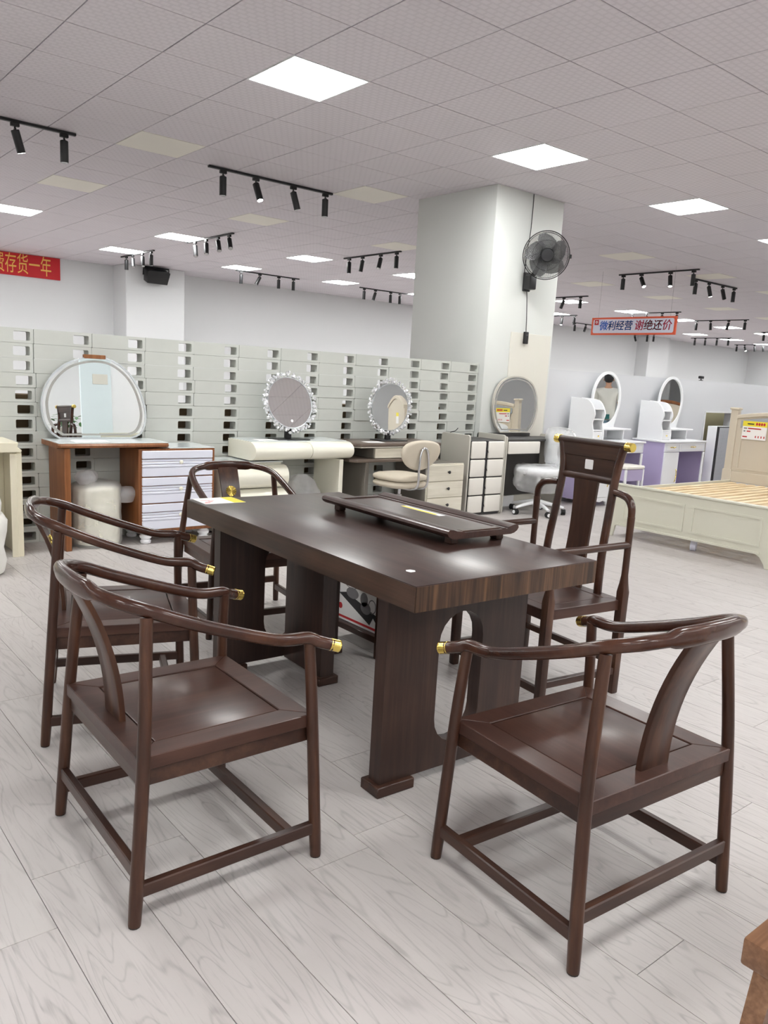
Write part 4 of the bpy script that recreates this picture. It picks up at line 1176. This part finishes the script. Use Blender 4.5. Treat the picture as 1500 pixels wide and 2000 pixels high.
lp = crom([(-0.055, -0.10, 0.395), (-0.057, -0.20, 0.40), (-0.057, -0.262, 0.44), (-0.057, -0.268, 0.56), (-0.05, -0.268, 0.68), (-0.03, -0.268, 0.735), (0, -0.268, 0.75), (0.03, -0.268, 0.735), (0.05, -0.268, 0.68), (0.057, -0.268, 0.56), (0.057, -0.262, 0.44), (0.057, -0.20, 0.40), (0.055, -0.10, 0.395)], 5)
MB().tube(lp, 0.010, 10, up=(0, 1, 0)).build('back_loop', M['chrome'], sw)
MB().tube([(0.03, 0.0, 0.385), (0.17, -0.03, 0.37)], [0.005, 0.008], 8).build('lever', M['blackg'], sw)

# ------------------------------------------------------------------ padded chest and dark vanity
pcb = thing('padded_chest', 'four drawer chest with white padded leather fronts and black trim', 'chest', (5.545, 5.50, 0))
CW, CD = 0.50, 0.40
MB().prism(rrect(0.0, CD, 0.0, 0.805, 0.03, 3), 0.0, 0.022, 'x', bev=0.003).build('side_panel', M['greige'], pcb)
MB().prism(rrect(0.0, CD, 0.0, 0.805, 0.03, 3), 0.505, 0.527, 'x', bev=0.003).build('side_panel', M['greige'], pcb)
boxpart('carcass', M['charcoal'], pcb, 0.023, 0.504, 0.016, CD-0.005, 0.0, 0.752)
boxpart('black_trim', M['ink'], pcb, 0.238, 0.262, 0.004, 0.016, 0.02, 0.745, bev=0)
for k in range(4):
    z0 = 0.028+k*0.1815
    d_ = boxpart('drawer', M['ink'], pcb, 0.026, 0.501, 0.009, 0.016, z0-0.002, z0+0.176, bev=0)
    for x0, x1 in ((0.032, 0.232), (0.268, 0.496)):
        MB().box(x0, x1, -0.014, 0.009, z0+0.001, z0+0.172, bev=0.012, seg=3).build('leather_pad', M['leather_w'], d_, 40)
    MB().tube([(0.25, 0.0, z0+0.11), (0.262, -0.014, z0+0.06), (0.238, -0.014, z0+0.06), (0.25, 0.0, z0+0.11)], 0.0035, 5, up=(0, 1, 0)).build('ring_pull', M['ink'], d_)
dv = thing('dark_vanity_desk', 'dark vanity desk with white padded drawer and mirror beside the pillar', 'desk', (0, 5.50, 0))
MB().prism(rrect(0.0, 0.35, 0.0, 0.79, 0.02, 3), 6.078, 6.10, 'x', bev=0.003).build('side_panel', M['greige'], dv)
MB().prism(rrect(0.0, 0.35, 0.0, 0.79, 0.02, 3), 7.0, 7.022, 'x', bev=0.003).build('side_panel', M['greige'], dv)
boxpart('desktop', M['charcoal'], dv, 6.101, 6.999, 0.006, 0.35, 0.742, 0.762)
boxpart('back_rail', M['charcoal'], dv, 6.101, 6.80, 0.32, 0.345, 0.7622, 0.80)
boxpart('back_panel', M['charcoal'], dv, 6.101, 6.999, 0.325, 0.345, 0.12, 0.74)
boxpart('drawer_case', M['charcoal'], dv, 6.102, 6.60, 0.012, 0.32, 0.605, 0.741)
MB().box(6.108, 6.59, -0.016, 0.011, 0.612, 0.738, bev=0.010, seg=3).build('drawer', M['leather_w'], dv, 40)
boxpart('foot_rail', M['white'], dv, 6.101, 6.60, 0.30, 0.324, 0.0, 0.119)
ov = [(-0.23, 0.0), (-0.30, 0.08), (-0.345, 0.19), (-0.355, 0.30), (-0.33, 0.42), (-0.25, 0.53), (-0.13, 0.585), (0, 0.60), (0.13, 0.585), (0.25, 0.53), (0.33, 0.42), (0.355, 0.30), (0.345, 0.19), (0.30, 0.08), (0.23, 0.0)]
ovp = [(p.x, max(0, p.z)) for p in crom([(x, 0, z) for x, z in ov], 4)]
flat_mirror('oval_table_mirror', 'rounded mirror with pale double rim standing on the dark vanity desk', (6.525, 5.808, 0.803), 1.5, ovp, scaled(ovp, (0, 0.3), 0.955), [(scaled(ovp, (0, 0.3), 0.91), scaled(ovp, (0, 0.3), 0.865))], M['greige'])
# loose wire end above the chest
wr = tag(MB().tube(crom([(5.66, 5.92, 0.70), (5.67, 5.915, 0.79), (5.70, 5.87, 0.815), (5.73, 5.86, 0.845)], 4), 0.004, 6, up=(0, 1, 0)).build('cable_end', M['ink'], None), 'short dark cable end sticking up behind the padded chest', 'cable')

# white office chair under plastic
oc = thing('office_chair', 'white plastic-wrapped office chair on castors before the dark vanity', 'chair', (6.46, 5.36, 0), R(82))
hub = MB().lathe([(0.03, 0.075), (0.038, 0.08), (0.032, 0.16), (0.024, 0.17), (0.022, 0.40)], 14).build('column', M['white'], oc)
for k in range(5):
    a = 2*PI*k/5+0.35
    c_, s_ = math.cos(a), math.sin(a)
    MB().tube([(0.02*c_, 0.02*s_, 0.125), (0.14*c_, 0.14*s_, 0.105), (0.285*c_, 0.285*s_, 0.075)], [(0.026, 0.026), (0.02, 0.022), (0.013, 0.016)], 8).build('base_arm', M['white'], oc)
    w_ = Matrix.Translation((0.285*c_, 0.285*s_, 0.03)) @ Matrix.Rotation(a, 4, 'Z') @ Matrix.Rotation(PI/2, 4, 'Y')
    cw = MB().lathe([(0.012, -0.024), (0.029, -0.022), (0.030, -0.008), (0.026, -0.006), (0.026, 0.006), (0.030, 0.008), (0.029, 0.022), (0.012, 0.024)], 16, M=w_).build('castor', M['rubber'], oc)
    MB().lathe([(0.004, -0.0265), (0.019, -0.0255), (0.019, 0.0255), (0.004, 0.0265)], 14, M=w_).build('castor_cap', M['white'], cw, label='white castor hub')
cushion('seat', [(x*1.08, y*1.1) for x, y in sq_], 0.41, 0.48, M['white'], oc)
bo = [p for p in rrect(-0.19, 0.19, 0.0, 0.40, 0.09, 5)]
ocb = MB().holed(bo, [ell(0.0, 0.19, 0.05, 0.085, 20)], -0.012, 0.012, 'y').build('backrest', M['white'], oc, 40, label='white back with an oval hole')
ocb.matrix_local = TR(0, -0.235, 0.475) @ Matrix.Rotation(R(8), 4, 'X')
MB().tube([(0, -0.05, 0.40), (0, -0.20, 0.41), (0, -0.25, 0.50)], [(0.03, 0.012)]*3, 8).build('back_bracket', M['white'], oc)
film_blob('seat_wrap', [(0.215, 0.24), (0.255, 0.30), (0.262, 0.40), (0.245, 0.485), (0.15, 0.505), (0.02, 0.51)], M['film'], oc, amp=0.03, seed=21)
film_blob('back_wrap', [(0.20, 0.52), (0.215, 0.62), (0.215, 0.76), (0.19, 0.865), (0.1, 0.90), (0.01, 0.905)], M['film'], oc, (0, -0.245, 0), 0.012, seed=25, sy=0.22)

# ------------------------------------------------------------------ lilac and white dressers
def dresser(x0, label, mlabel):
    t = thing('lilac_dresser', label, 'dresser', (x0, 5.40, 0), 0, 'white and lilac dressers against the white partition')
    Wd, Dp, Ht = 0.93, 0.47, 0.735
    MB().box(-0.02, Wd+0.02, -0.02, Dp, Ht-0.022, Ht, bev=0.005, seg=2).build('top_slab', M['white'], t)
    boxpart('side_panel', M['lilac'], t, 0.0, 0.016, 0.016, Dp-0.01, 0.05, Ht-0.023, label='lilac outer side panel')
    boxpart('inner_panel', M['lilac'], t, 0.314, 0.33, 0.02, Dp-0.02, 0.05, 0.57, label='lilac inner knee-space panel')
    boxpart('back_panel', M['lilac'], t, 0.017, Wd-0.017, Dp-0.03, Dp-0.012, 0.05, Ht-0.023)
    MB().prism([(Wd-0.02, 0.0), (Wd, 0.0), (Wd, Ht-0.023), (Wd-0.02, Ht-0.023)], 0.016, Dp-0.01, 'y', bev=0.002).build('side_panel', M['lilac'], t)
    boxpart('leg_post', M['white'], t, Wd-0.035, Wd+0.002, -0.004, 0.016, 0.0, 0.59)
    for (a, b, z0, z1) in ((0.004, 0.325, 0.60, 0.708), (0.329, 0.926, 0.60, 0.708)):
        d_ = boxpart('drawer', M['white'], t, a, b, -0.004, 0.016, z0, z1)
        MB().holed([(a+0.02, z0+0.018), (b-0.02, z0+0.018), (b-0.02, z1-0.018), (a+0.02, z1-0.018)], [[(a+0.026, z0+0.024), (b-0.026, z0+0.024), (b-0.026, z1-0.024), (a+0.026, z1-0.024)]], -0.0065, -0.0042, 'y').build('inlay', M['white_cool'], d_, 0)
        cx = (a+b)/2
        MB().tube(crom([(cx-0.055, -0.006, 0.655), (cx-0.03, -0.025, 0.660), (cx, -0.02, 0.652), (cx+0.03, -0.025, 0.660), (cx+0.055, -0.006, 0.655)], 4), 0.005, 6, up=(0, 0, 1)).build('handle', M['gold'], d_)
    dd = boxpart('door', M['white'], t, 0.004, 0.325, -0.004, 0.016, 0.10, 0.594)
    MB().tube(crom([(0.285, -0.006, 0.38), (0.272, -0.022, 0.36), (0.282, -0.02, 0.30), (0.270, -0.022, 0.25), (0.28, -0.006, 0.22)], 4), 0.005, 6, up=(1, 0, 0)).build('handle', M['gold'], dd)
    MB().prism([(0.004, 0.0), (0.03, 0.0), (0.045, 0.045), (0.10, 0.06), (0.165, 0.045), (0.23, 0.06), (0.285, 0.045), (0.30, 0.0), (0.325, 0.0), (0.325, 0.098), (0.004, 0.098)], -0.004, 0.016, 'y').build('scroll_skirt', M['white'], t, 0)
    # shelf tower
    for x in (0.055, 0.245):
        pf = [(0.10, Ht), (0.10, Ht+0.10), (0.125, Ht+0.20), (0.10, Ht+0.30), (0.13, Ht+0.38), (0.18, Ht+0.44), (0.25, Ht+0.465), (0.45, Ht+0.475), (0.45, Ht)]
        q = crom([(p[0], 0, p[1]) for p in pf[:8]], 4)
        MB().prism([(p.x, p.z) for p in q]+[pf[8]], x, x+0.018, 'x', bev=0.002).build('tower_side', M['white'], t)
    boxpart('tower_back', M['white'], t, 0.074, 0.244, 0.43, 0.445, Ht, Ht+0.46)
    for z in (Ht+0.11, Ht+0.235, Ht+0.35): boxpart('tower_shelf', M['white'], t, 0.0735, 0.2445, 0.12, 0.43, z, z+0.014, bev=0.001)
    td_ = boxpart('tower_drawer', M['white'], t, 0.075, 0.243, 0.108, 0.122, Ht+0.004, Ht+0.106)
    MB().lathe([(0.004, 0), (0.004, 0.01), (0.012, 0.014), (0.002, 0.02)], 10, M=TR(0.159, 0.108, Ht+0.055) @ Matrix.Rotation(PI/2, 4, 'X')).build('knob', M['gold'], td_)
    # bridge shelf and mirror board
    boxpart('bridge_shelf', M['white'], t, 0.263, 0.94, 0.20, 0.45, Ht+0.115, Ht+0.133)
    boxpart('bridge_side', M['white'], t, 0.80, 0.815, 0.21, 0.445, Ht, Ht+0.1145)
    for z in (0.045, 0.075): MB().lathe([(0.004, 0), (0.009, 0.002), (0.003, 0.006)], 8, M=TR(0.70, 0.43, Ht+z) @ Matrix.Rotation(PI/2, 4, 'X')).build('screw_cap', M['ink'], t)
    oc_ = (0.705, 1.205)
    outer = [(0.263, Ht+0.134), (0.90, Ht+0.134)]
    outer += [(0.90, Ht+0.16)]
    for k in range(0, 25):
        a = -0.55+(PI+0.75)*k/24
        outer.append((oc_[0]+0.285*math.cos(a), oc_[1]+0.325*math.sin(a)))
    outer += [(0.33, 1.06), (0.28, 1.0), (0.263, 0.95)]
    MB().holed(outer, [ell(oc_[0], oc_[1], 0.252, 0.292, 40)], 0.425, 0.447, 'y').build('mirror_frame', M['white'], t, 0)
    MB().prism(ell(oc_[0], oc_[1], 0.256, 0.296, 48), 0.4335, 0.4445, 'y', M=TR(0, 0.44, oc_[1]) @ Matrix.Rotation(-R(0.84), 4, 'X') @ TR(0, -0.44, -oc_[1])).build('mirror_glass', M['mirror'], t, 0, label='oval mirror glass')
    return t
d1 = dresser(7.44, 'white and lilac dresser nearer the pillar, mirror reflecting a person', None)
d2 = dresser(8.84, 'white and lilac dresser farther right, beside the recess', None)
sl = thing('lilac_stool', 'small white and lilac stool with padded seat under the left dresser', 'stool', (7.80, 5.22, 0))
boxpart('seat_box', M['lilac'], sl, 0.015, 0.345, 0.0, 0.26, 0.30, 0.43)
MB().box(0, 0.36, -0.012, 0.272, 0.432, 0.475, bev=0.018, seg=3).build('seat_pad', M['leather_w'], sl)
for x in (0.0, 0.335):
    for y in (-0.005, 0.24): boxpart('leg', M['white'], sl, x, x+0.025, y, y+0.025, 0, 0.431)
# slatted panel box leaning in the recess
fr_ = thing('ribbed_panel_box', 'upright white cabinet with grey ribbed front and black edge by the recess', 'cabinet', (9.98, 5.36, 0))
boxpart('white_side', M['white'], fr_, 0.0, 0.40, 0.02, 0.15, 0, 0.92)
boxpart('black_edge', M['ink'], fr_, 0.0, 0.40, 0.0, 0.0195, 0, 0.92, bev=0.001)
for k in range(14): boxpart('rib', M['ribbed'], fr_, 0.028+k*0.026, 0.05+k*0.026, -0.008, -0.0005, 0.01, 0.905, bev=0.001)

# ------------------------------------------------------------------ bed frame
bd = thing('bed_frame', 'pale sage slatted bed frame with panelled footboard and tall headboard', 'bed', (6.19, 4.25, 0))
BW = 1.50
def yb(s): return -s
MB().prism([(0, 0), (-0.03, 0.0), (-0.05, 0.1), (-0.10, 0.105), (-BW+0.14, 0.105), (-BW+0.10, 0.085), (-BW+0.06, 0.03), (-BW+0.05, 0.0), (-BW, 0.0), (-BW, 0.47), (0, 0.47)], 0.0, 0.026, 'x', bev=0.003).build('footboard', M['bed'], bd)
for y0, y1 in ((-0.12, -0.72), (-0.79, -1.39)):
    MB().holed([(y1, 0.165), (y0, 0.165), (y0, 0.40), (y1, 0.40)], [[(y1+0.018, 0.183), (y0-0.018, 0.183), (y0-0.018, 0.382), (y1+0.018, 0.382)]], -0.007, 0.0, 'x').build('panel_moulding', M['bed'], bd, 0)
MB().box(-0.012, 0.05, -BW-0.01, 0.01, 0.47, 0.487, bev=0.004, seg=2).build('footboard_cap', M['bed'], bd)
MB().box(-0.010, 0.0, -BW+0.1, -0.06, 0.105, 0.125, bev=0.003).build('foot_moulding', M['bed'], bd)
for y in (-0.03, -BW+0.005): MB().box(0.03, 2.06, y, y+0.025, 0.15, 0.44, bev=0.003).build('side_rail', M['bed'], bd)
slm = MB().box(0, 2.02, -0.029, 0.029, 0, 0.018, bev=0.002).mesh('slat', M['pine'], 0)
for k in range(14): link('slat', slm, bd, None, (0.032, -0.075-k*0.104, 0.402+random.uniform(-.002, .002)))
for x in (0.3, 1.0, 1.75): MB().box(x, x+0.06, -BW+0.03, -0.03, 0.36, 0.401).build('cross_bearer', M['pine'], bd, 0)
for x in (0.6, 1.4): MB().box(x, x+0.05, -0.77, -0.73, 0, 0.36).build('centre_leg', M['pine'], bd, 0)
hx = 2.07
for y in (-0.01, -BW-0.07):
    hp = MB().box(hx, hx+0.06, y, y+0.08, 0.0, 1.18, bev=0.004).box(hx-0.01, hx+0.07, y-0.012, y+0.092, 1.18, 1.205, bev=0.006).box(hx-0.008, hx+0.066, y-0.01, y+0.09, 0.0, 0.55, bev=0.004)
    hp.build('head_post', M['bed_soft'], bd)
n = 20
tp = [(-0.011-1.49*k/n, 1.10+0.09*math.sin(PI*k/n)**1.0+0.03*math.cos(PI*k/n)**2) for k in range(n+1)]
MB().prism(tp+[(-1.50, 0.50), (-0.011, 0.50)], hx+0.01, hx+0.04, 'x').build('head_panel', M['bed_soft'], bd, 0)
MB().prism(tp+[(y, z-0.04) for y, z in reversed(tp)], hx-0.012, hx+0.052, 'x', bev=0.004).build('head_cap', M['bed_soft'], bd, 40)
MB().prism([(y*0.94-0.04, z-0.055) for y, z in tp]+[(y*0.94-0.04, z-0.13) for y, z in reversed(tp)], hx+0.002, hx+0.012, 'x', bev=0.004).build('head_padding', M['bed_blue'], bd, 40, label='grey blue padded strip on the headboard')
MB().holed([(-1.46, 0.56), (-0.06, 0.56), (-0.06, 0.93), (-1.46, 0.93)], [[(-1.44, 0.575), (-0.08, 0.575), (-0.08, 0.915), (-1.44, 0.915)]], hx+0.002, hx+0.0095, 'x').build('head_moulding', M['bed_soft'], bd, 0)
MB().box(hx-0.004, hx+0.01, -1.49, -0.02, 0.42, 0.53, bev=0.003).build('head_rail', M['bed_soft'], bd)
# price tag on the headboard
ptg = thing('headboard_price_tag', 'white and yellow price tag fixed on the bed headboard', 'price tag', (6.19+hx, 4.17, 0.885))
boxpart('card', M['paper'], ptg, -0.003, -0.0015, -0.26, 0, 0, 0.19, bev=0)
boxpart('header', M['yellow'], ptg, -0.0036, -0.0031, -0.26, 0, 0.135, 0.19, bev=0)
for y, z, wdt, mt in ((-0.05, 0.155, 0.07, 'ink'), (-0.015, 0.108, 0.035, 'greyink'), (-0.06, 0.108, 0.08, 'redink'), (-0.015, 0.078, 0.02, 'greyink'), (-0.05, 0.078, 0.04, 'redink'), (-0.14, 0.108, 0.06, 'redink'), (-0.01, 0.02, 0.05, 'redink')):
    MB().box(-0.0042, -0.0037, y-wdt, y, z, z+0.012).build('print_line', M[mt], ptg, 0)
for k in range(4): MB().box(-0.0042, -0.0037, -0.145-0.03*k-0.010, -0.145-0.03*k, 0.02, 0.042).build('price_digit', M['redink'], ptg, 0)
for k in range(4): MB().prism(ell(-0.15-0.026*k, 0.163, 0.012, 0.016, 7), -0.0043, -0.0037, 'x').build('stamp_mark', M['redink'], ptg, 0)
tpr = thing('tape_roll', 'clear tape roll standing on the floor under the bed footboard', 'tape', (6.30, 3.47, 0.045), R(20))
MB().rings([[(0.045*math.cos(a), y, 0.045*math.sin(a)) for a in [2*PI*k/28 for k in range(28)]] for y in (-0.022, 0.022)]+[[(0.032*math.cos(a), y, 0.032*math.sin(a)) for a in [2*PI*k/28 for k in range(28)]] for y in (0.022, -0.022)], cap=False, closed=True).build('tape', M['signface'], tpr, 40)

# ------------------------------------------------------------------ things seen only in the mirrors
a = thing('display_panel', 'pale blue upright display panel seen in the pebble mirror', 'panel', (4.60, -2.1, 0))
boxpart('board', M['paleblue'], a, 0, 0.52, 0, 0.05, 0, 2.7)
boxpart('switch_plate', M['beige_panel'], a, 0.20, 0.46, 0.05, 0.06, 1.58, 1.75)
a = thing('white_wardrobe', 'tall white wardrobe seen in right half of the pebble mirror', 'wardrobe', (5.14, -2.7, 0))
boxpart('body', M['wall'], a, 0, 1.4, 0, 0.55, 0.06, 2.6)
boxpart('plinth', M['greige'], a, 0.02, 1.38, 0.02, 0.53, 0, 0.059)
for x in (0.0, 0.703): boxpart('door', M['white'], a, x+0.003, x+0.697, 0.5505, 0.57, 0.07, 2.59)
a = thing('low_headboard', 'low beige panelled headboard seen at bottom of the pebble mirror', 'headboard', (4.75, -1.62, 0))
boxpart('board', M['bed'], a, 0, 1.5, 0, 0.04, 0.1, 0.72)
boxpart('cap', M['bed'], a, -0.02, 1.52, -0.01, 0.05, 0.7205, 0.76)
for x in (0.03, 1.42): boxpart('leg', M['bed'], a, x, x+0.05, 0, 0.04, 0, 0.099)
a = thing('dark_writing_desk', 'dark writing desk under a green plant, seen in the pebble mirror', 'desk', (3.95, -3.6, 0))
boxpart('desktop', M['taupe'], a, 0, 1.1, 0, 0.55, 0.72, 0.75)
boxpart('drawer', M['taupe'], a, 0.05, 1.05, 0.05, 0.5, 0.6, 0.719)
for x in (0.03, 1.02): boxpart('leg_panel', M['taupe'], a, x, x+0.05, 0.03, 0.52, 0, 0.599)
a = thing('potted_plant', 'leafy green plant in grey pot, seen in the pebble mirror', 'plant', (4.72, -3.35, 0.75))
MB().lathe([(0.10, 0), (0.13, 0.1), (0.12, 0.1), (0.02, 0.09)], 20).build('pot', M['greige'], a)
m = MB()
for k in range(90):
    p = Vector((random.gauss(0, 0.13), random.gauss(0, 0.09), 0.12+abs(random.gauss(0.10, 0.08))))
    q = Matrix.Translation(p) @ Matrix.Rotation(random.random()*6.3, 4, 'Z') @ Matrix.Rotation(random.uniform(-1, 0.4), 4, 'X')
    m.prism([(0, 0), (0.03, 0.03), (0.028, 0.07), (0, 0.11), (-0.028, 0.07), (-0.03, 0.03)], 0, 0.002, 'z', M=q)
tag(m.build('foliage', M['leaf'], a, 0), kind='stuff')
a = thing('carved_chair', 'beige dining chair before the dark desk, seen in the pebble mirror', 'chair', (3.93, -2.75, 0), R(200))
MB().prism([(-0.2, -0.2), (0.2, -0.2), (0.22, 0.22), (-0.22, 0.22)], 0.43, 0.48, 'z', bev=0.01, seg=2).build('seat', M['leather'], a)
MB().prism([(-0.14, 0.48), (0.14, 0.48), (0.2, 0.7), (0.22, 0.9), (0.1, 0.98), (0, 0.95), (-0.1, 0.98), (-0.22, 0.9), (-0.2, 0.7)], -0.2, -0.16, 'y', bev=0.008).build('backrest', M['bed_soft'], a)
for x in (-0.17, 0.17):
    for y in (-0.17, 0.18): MB().tube([(x, y, 0), (x, y, 0.43)], [0.014, 0.022], 8).build('leg', M['bed_soft'], a)
def loose_headboard(label, loc, rz, brown):
    t = thing('loose_headboard', label, 'headboard', loc, rz)
    tpx = [(-0.8+1.6*k/16, 1.05+0.16*math.sin(PI*k/16)) for k in range(17)]
    MB().prism(tpx+[(0.8, 0.0), (-0.8, 0.0)], 0, 0.05, 'y', bev=0.006).build('panel', M['bed_soft'], t, 0)
    MB().prism([(x, z+0.001) for x, z in tpx]+[(x, z+0.06) for x, z in reversed(tpx)], -0.015, 0.065, 'y', bev=0.006).build('top_rail', M['orange'] if brown else M['bed_soft'], t, 40)
    return t
h1 = loose_headboard('beige headboard with a price tag, seen in the second crystal mirror', (8.75, 0.9, 0), R(-60), False)
boxpart('tag_card', M['paper'], h1, -0.3, -0.06, -0.004, -0.001, 0.8, 0.98, bev=0)
boxpart('tag_header', M['yellow'], h1, -0.3, -0.06, -0.0052, -0.0042, 0.92, 0.98, bev=0)
h2 = loose_headboard('cream headboard with brown top rail, seen in the right dresser mirror', (14.6, 2.6, 0), R(200), True)
a = thing('blue_board', 'light blue upright board, seen in the second crystal mirror', 'panel', (9.5, -1.2, 0), R(-40))
boxpart('board', M['paleblue'], a, -0.6, 0.6, 0, 0.05, 0, 2.0)

# person seen from behind in the left dresser mirror
pn = thing('person', 'person in white t-shirt and blue jeans seen from behind in dresser mirror', 'person', (13.07, 2.33, 0))
pn.rotation_euler = (0, 0, math.atan2(-0.58, 0.81)-PI/2)
def skin_body(name, joints, edges, mat, parent, levels=2):
    me = bpy.data.meshes.new(name)
    me.from_pydata([j[0] for j in joints], edges, [])
    o = link(name, me, parent)
    o.modifiers.new('skin', 'SKIN')
    sv = me.skin_vertices[0].data
    for i, j in enumerate(joints):
        sv[i].radius = j[1] if isinstance(j[1], tuple) else (j[1], j[1])
        sv[i].use_root = (i == 0)
    s = o.modifiers.new('sub', 'SUBSURF')
    s.levels = s.render_levels = levels
    dg = bpy.context.evaluated_depsgraph_get()
    dg.update()
    nm = bpy.data.meshes.new_from_object(o.evaluated_get(dg))
    o.modifiers.clear()
    o.data = nm
    nm.materials.clear()
    nm.materials.append(mat)
    nm.polygons.foreach_set('use_smooth', [True]*len(nm.polygons))
    return o
J, E_ = [], []
def chain(pts, start=None):
    prev = start
    for p, r in pts:
        J.append((p, r))
        if prev is not None: E_.append((prev, len(J)-1))
        prev = len(J)-1
    return prev
chain([((0, 0, 0.93), (0.15, 0.11))])
c1 = chain([((0, -0.01, 1.08), (0.14, 0.10)), ((0, -0.01, 1.25), (0.165, 0.11)), ((0, 0, 1.37), (0.15, 0.10)), ((0, 0.005, 1.46), (0.055, 0.055)), ((0, 0.02, 1.52), (0.052, 0.055)), ((0, 0.03, 1.58), (0.075, 0.09)), ((0, 0.03, 1.66), (0.075, 0.095)), ((0, 0.025, 1.70), (0.05, 0.06))], 0)
for s in (-1, 1):
    chain([((s*0.09, 0, 0.86), 0.092), ((s*0.10, 0.01, 0.48), 0.06), ((s*0.10, -0.02, 0.30), 0.056), ((s*0.10, -0.03, 0.09), 0.04), ((s*0.105, 0.06, 0.035), (0.042, 0.032)), ((s*0.11, 0.14, 0.028), (0.038, 0.022))], 0)
    chain([((s*0.17, 0, 1.37), 0.06), ((s*0.215, -0.01, 1.24), 0.048), ((s*0.24, -0.01, 1.08), 0.04), ((s*0.23, 0.09, 0.93), 0.03), ((s*0.21, 0.15, 0.86), (0.036, 0.018))], 3)
skin_body('body', J, E_, M['skin'], pn)
for s in (-1, 1):
    for q in range(5):
        J2 = [((s*(0.225-0.014*q), 0.15+0.004*q, 0.86), 0.009), ((s*(0.222-0.014*q), 0.175, 0.825), 0.0085), ((s*(0.214-0.013*q), 0.178, 0.80-0.004*(2-abs(q-2))), 0.007)]
        if q == 4: J2 = [((s*0.185, 0.13, 0.885), 0.011), ((s*0.165, 0.155, 0.865), 0.01), ((s*0.158, 0.172, 0.845), 0.008)]
        skin_body('finger', J2, [(0, 1), (1, 2)], M['skin'], pn, 1)
J, E_ = [], []
chain([((0, 0, 0.80), (0.16, 0.12)), ((0, 0, 0.90), (0.182, 0.142)), ((0, -0.01, 1.08), (0.165, 0.125)), ((0, -0.01, 1.25), (0.185, 0.130)), ((0, 0, 1.39), (0.185, 0.12)), ((0, 0.005, 1.47), (0.095, 0.085))])
for s in (-1, 1): chain([((s*0.185, 0, 1.375), 0.072), ((s*0.228, -0.01, 1.24), 0.066), ((s*0.236, -0.01, 1.17), 0.064)], 4)
skin_body('t_shirt', J, E_, M['tee'], pn)
J, E_ = [], []
chain([((0, 0, 0.94), (0.165, 0.128))])
for s in (-1, 1): chain([((s*0.092, 0, 0.84), 0.105), ((s*0.10, 0.01, 0.48), 0.075), ((s*0.10, -0.02, 0.30), 0.07), ((s*0.10, -0.03, 0.10), 0.065)], 0)
skin_body('jeans', J, E_, M['jeans'], pn)
m = MB()
b = bmesh.new()
bmesh.ops.create_uvsphere(b, u_segments=24, v_segments=14, radius=1)
for v_ in list(b.verts):
    if v_.co.y > 0.35 and v_.co.z < 0.45: v_.co.y = 0.35
m.merge(b, TR(0, 0.01, 1.645) @ Matrix.Diagonal((0.092, 0.112, 0.112, 1)))
m.build('hair', M['hair'], pn)
for s in (-1, 1):
    MB().lathe([(0.004, 0), (0.018, 0.004), (0.024, 0.012), (0.016, 0.02), (0.004, 0.022)], 12, M=TR(s*0.078, 0.035, 1.60) @ Matrix.Rotation(s*PI/2, 4, 'Y')).build('ear', M['skin'], pn)
MB().box(-0.06, 0.06, -0.150, -0.135, 0.86, 0.95, bev=0.005).build('phone_case', M['teal'], pn, label='teal phone case in the back pocket')
MB().prism([(-0.012, 0), (0.012, 0), (0.006, 0.045), (-0.006, 0.045)], 0.118, 0.142, 'y', bev=0.004, M=TR(0, 0, 1.585)).build('nose', M['skin'], pn)
for s in (-1, 1): MB().lathe([(0.002, 0), (0.011, 0.003), (0.002, 0.007)], 10, M=TR(s*0.032, 0.117, 1.635) @ Matrix.Rotation(-PI/2, 4, 'X')).build('eye', M['ink'], pn)
MB().box(-0.024, 0.024, 0.115, 0.123, 1.555, 1.564, bev=0.003).build('mouth', M['crimson'], pn)
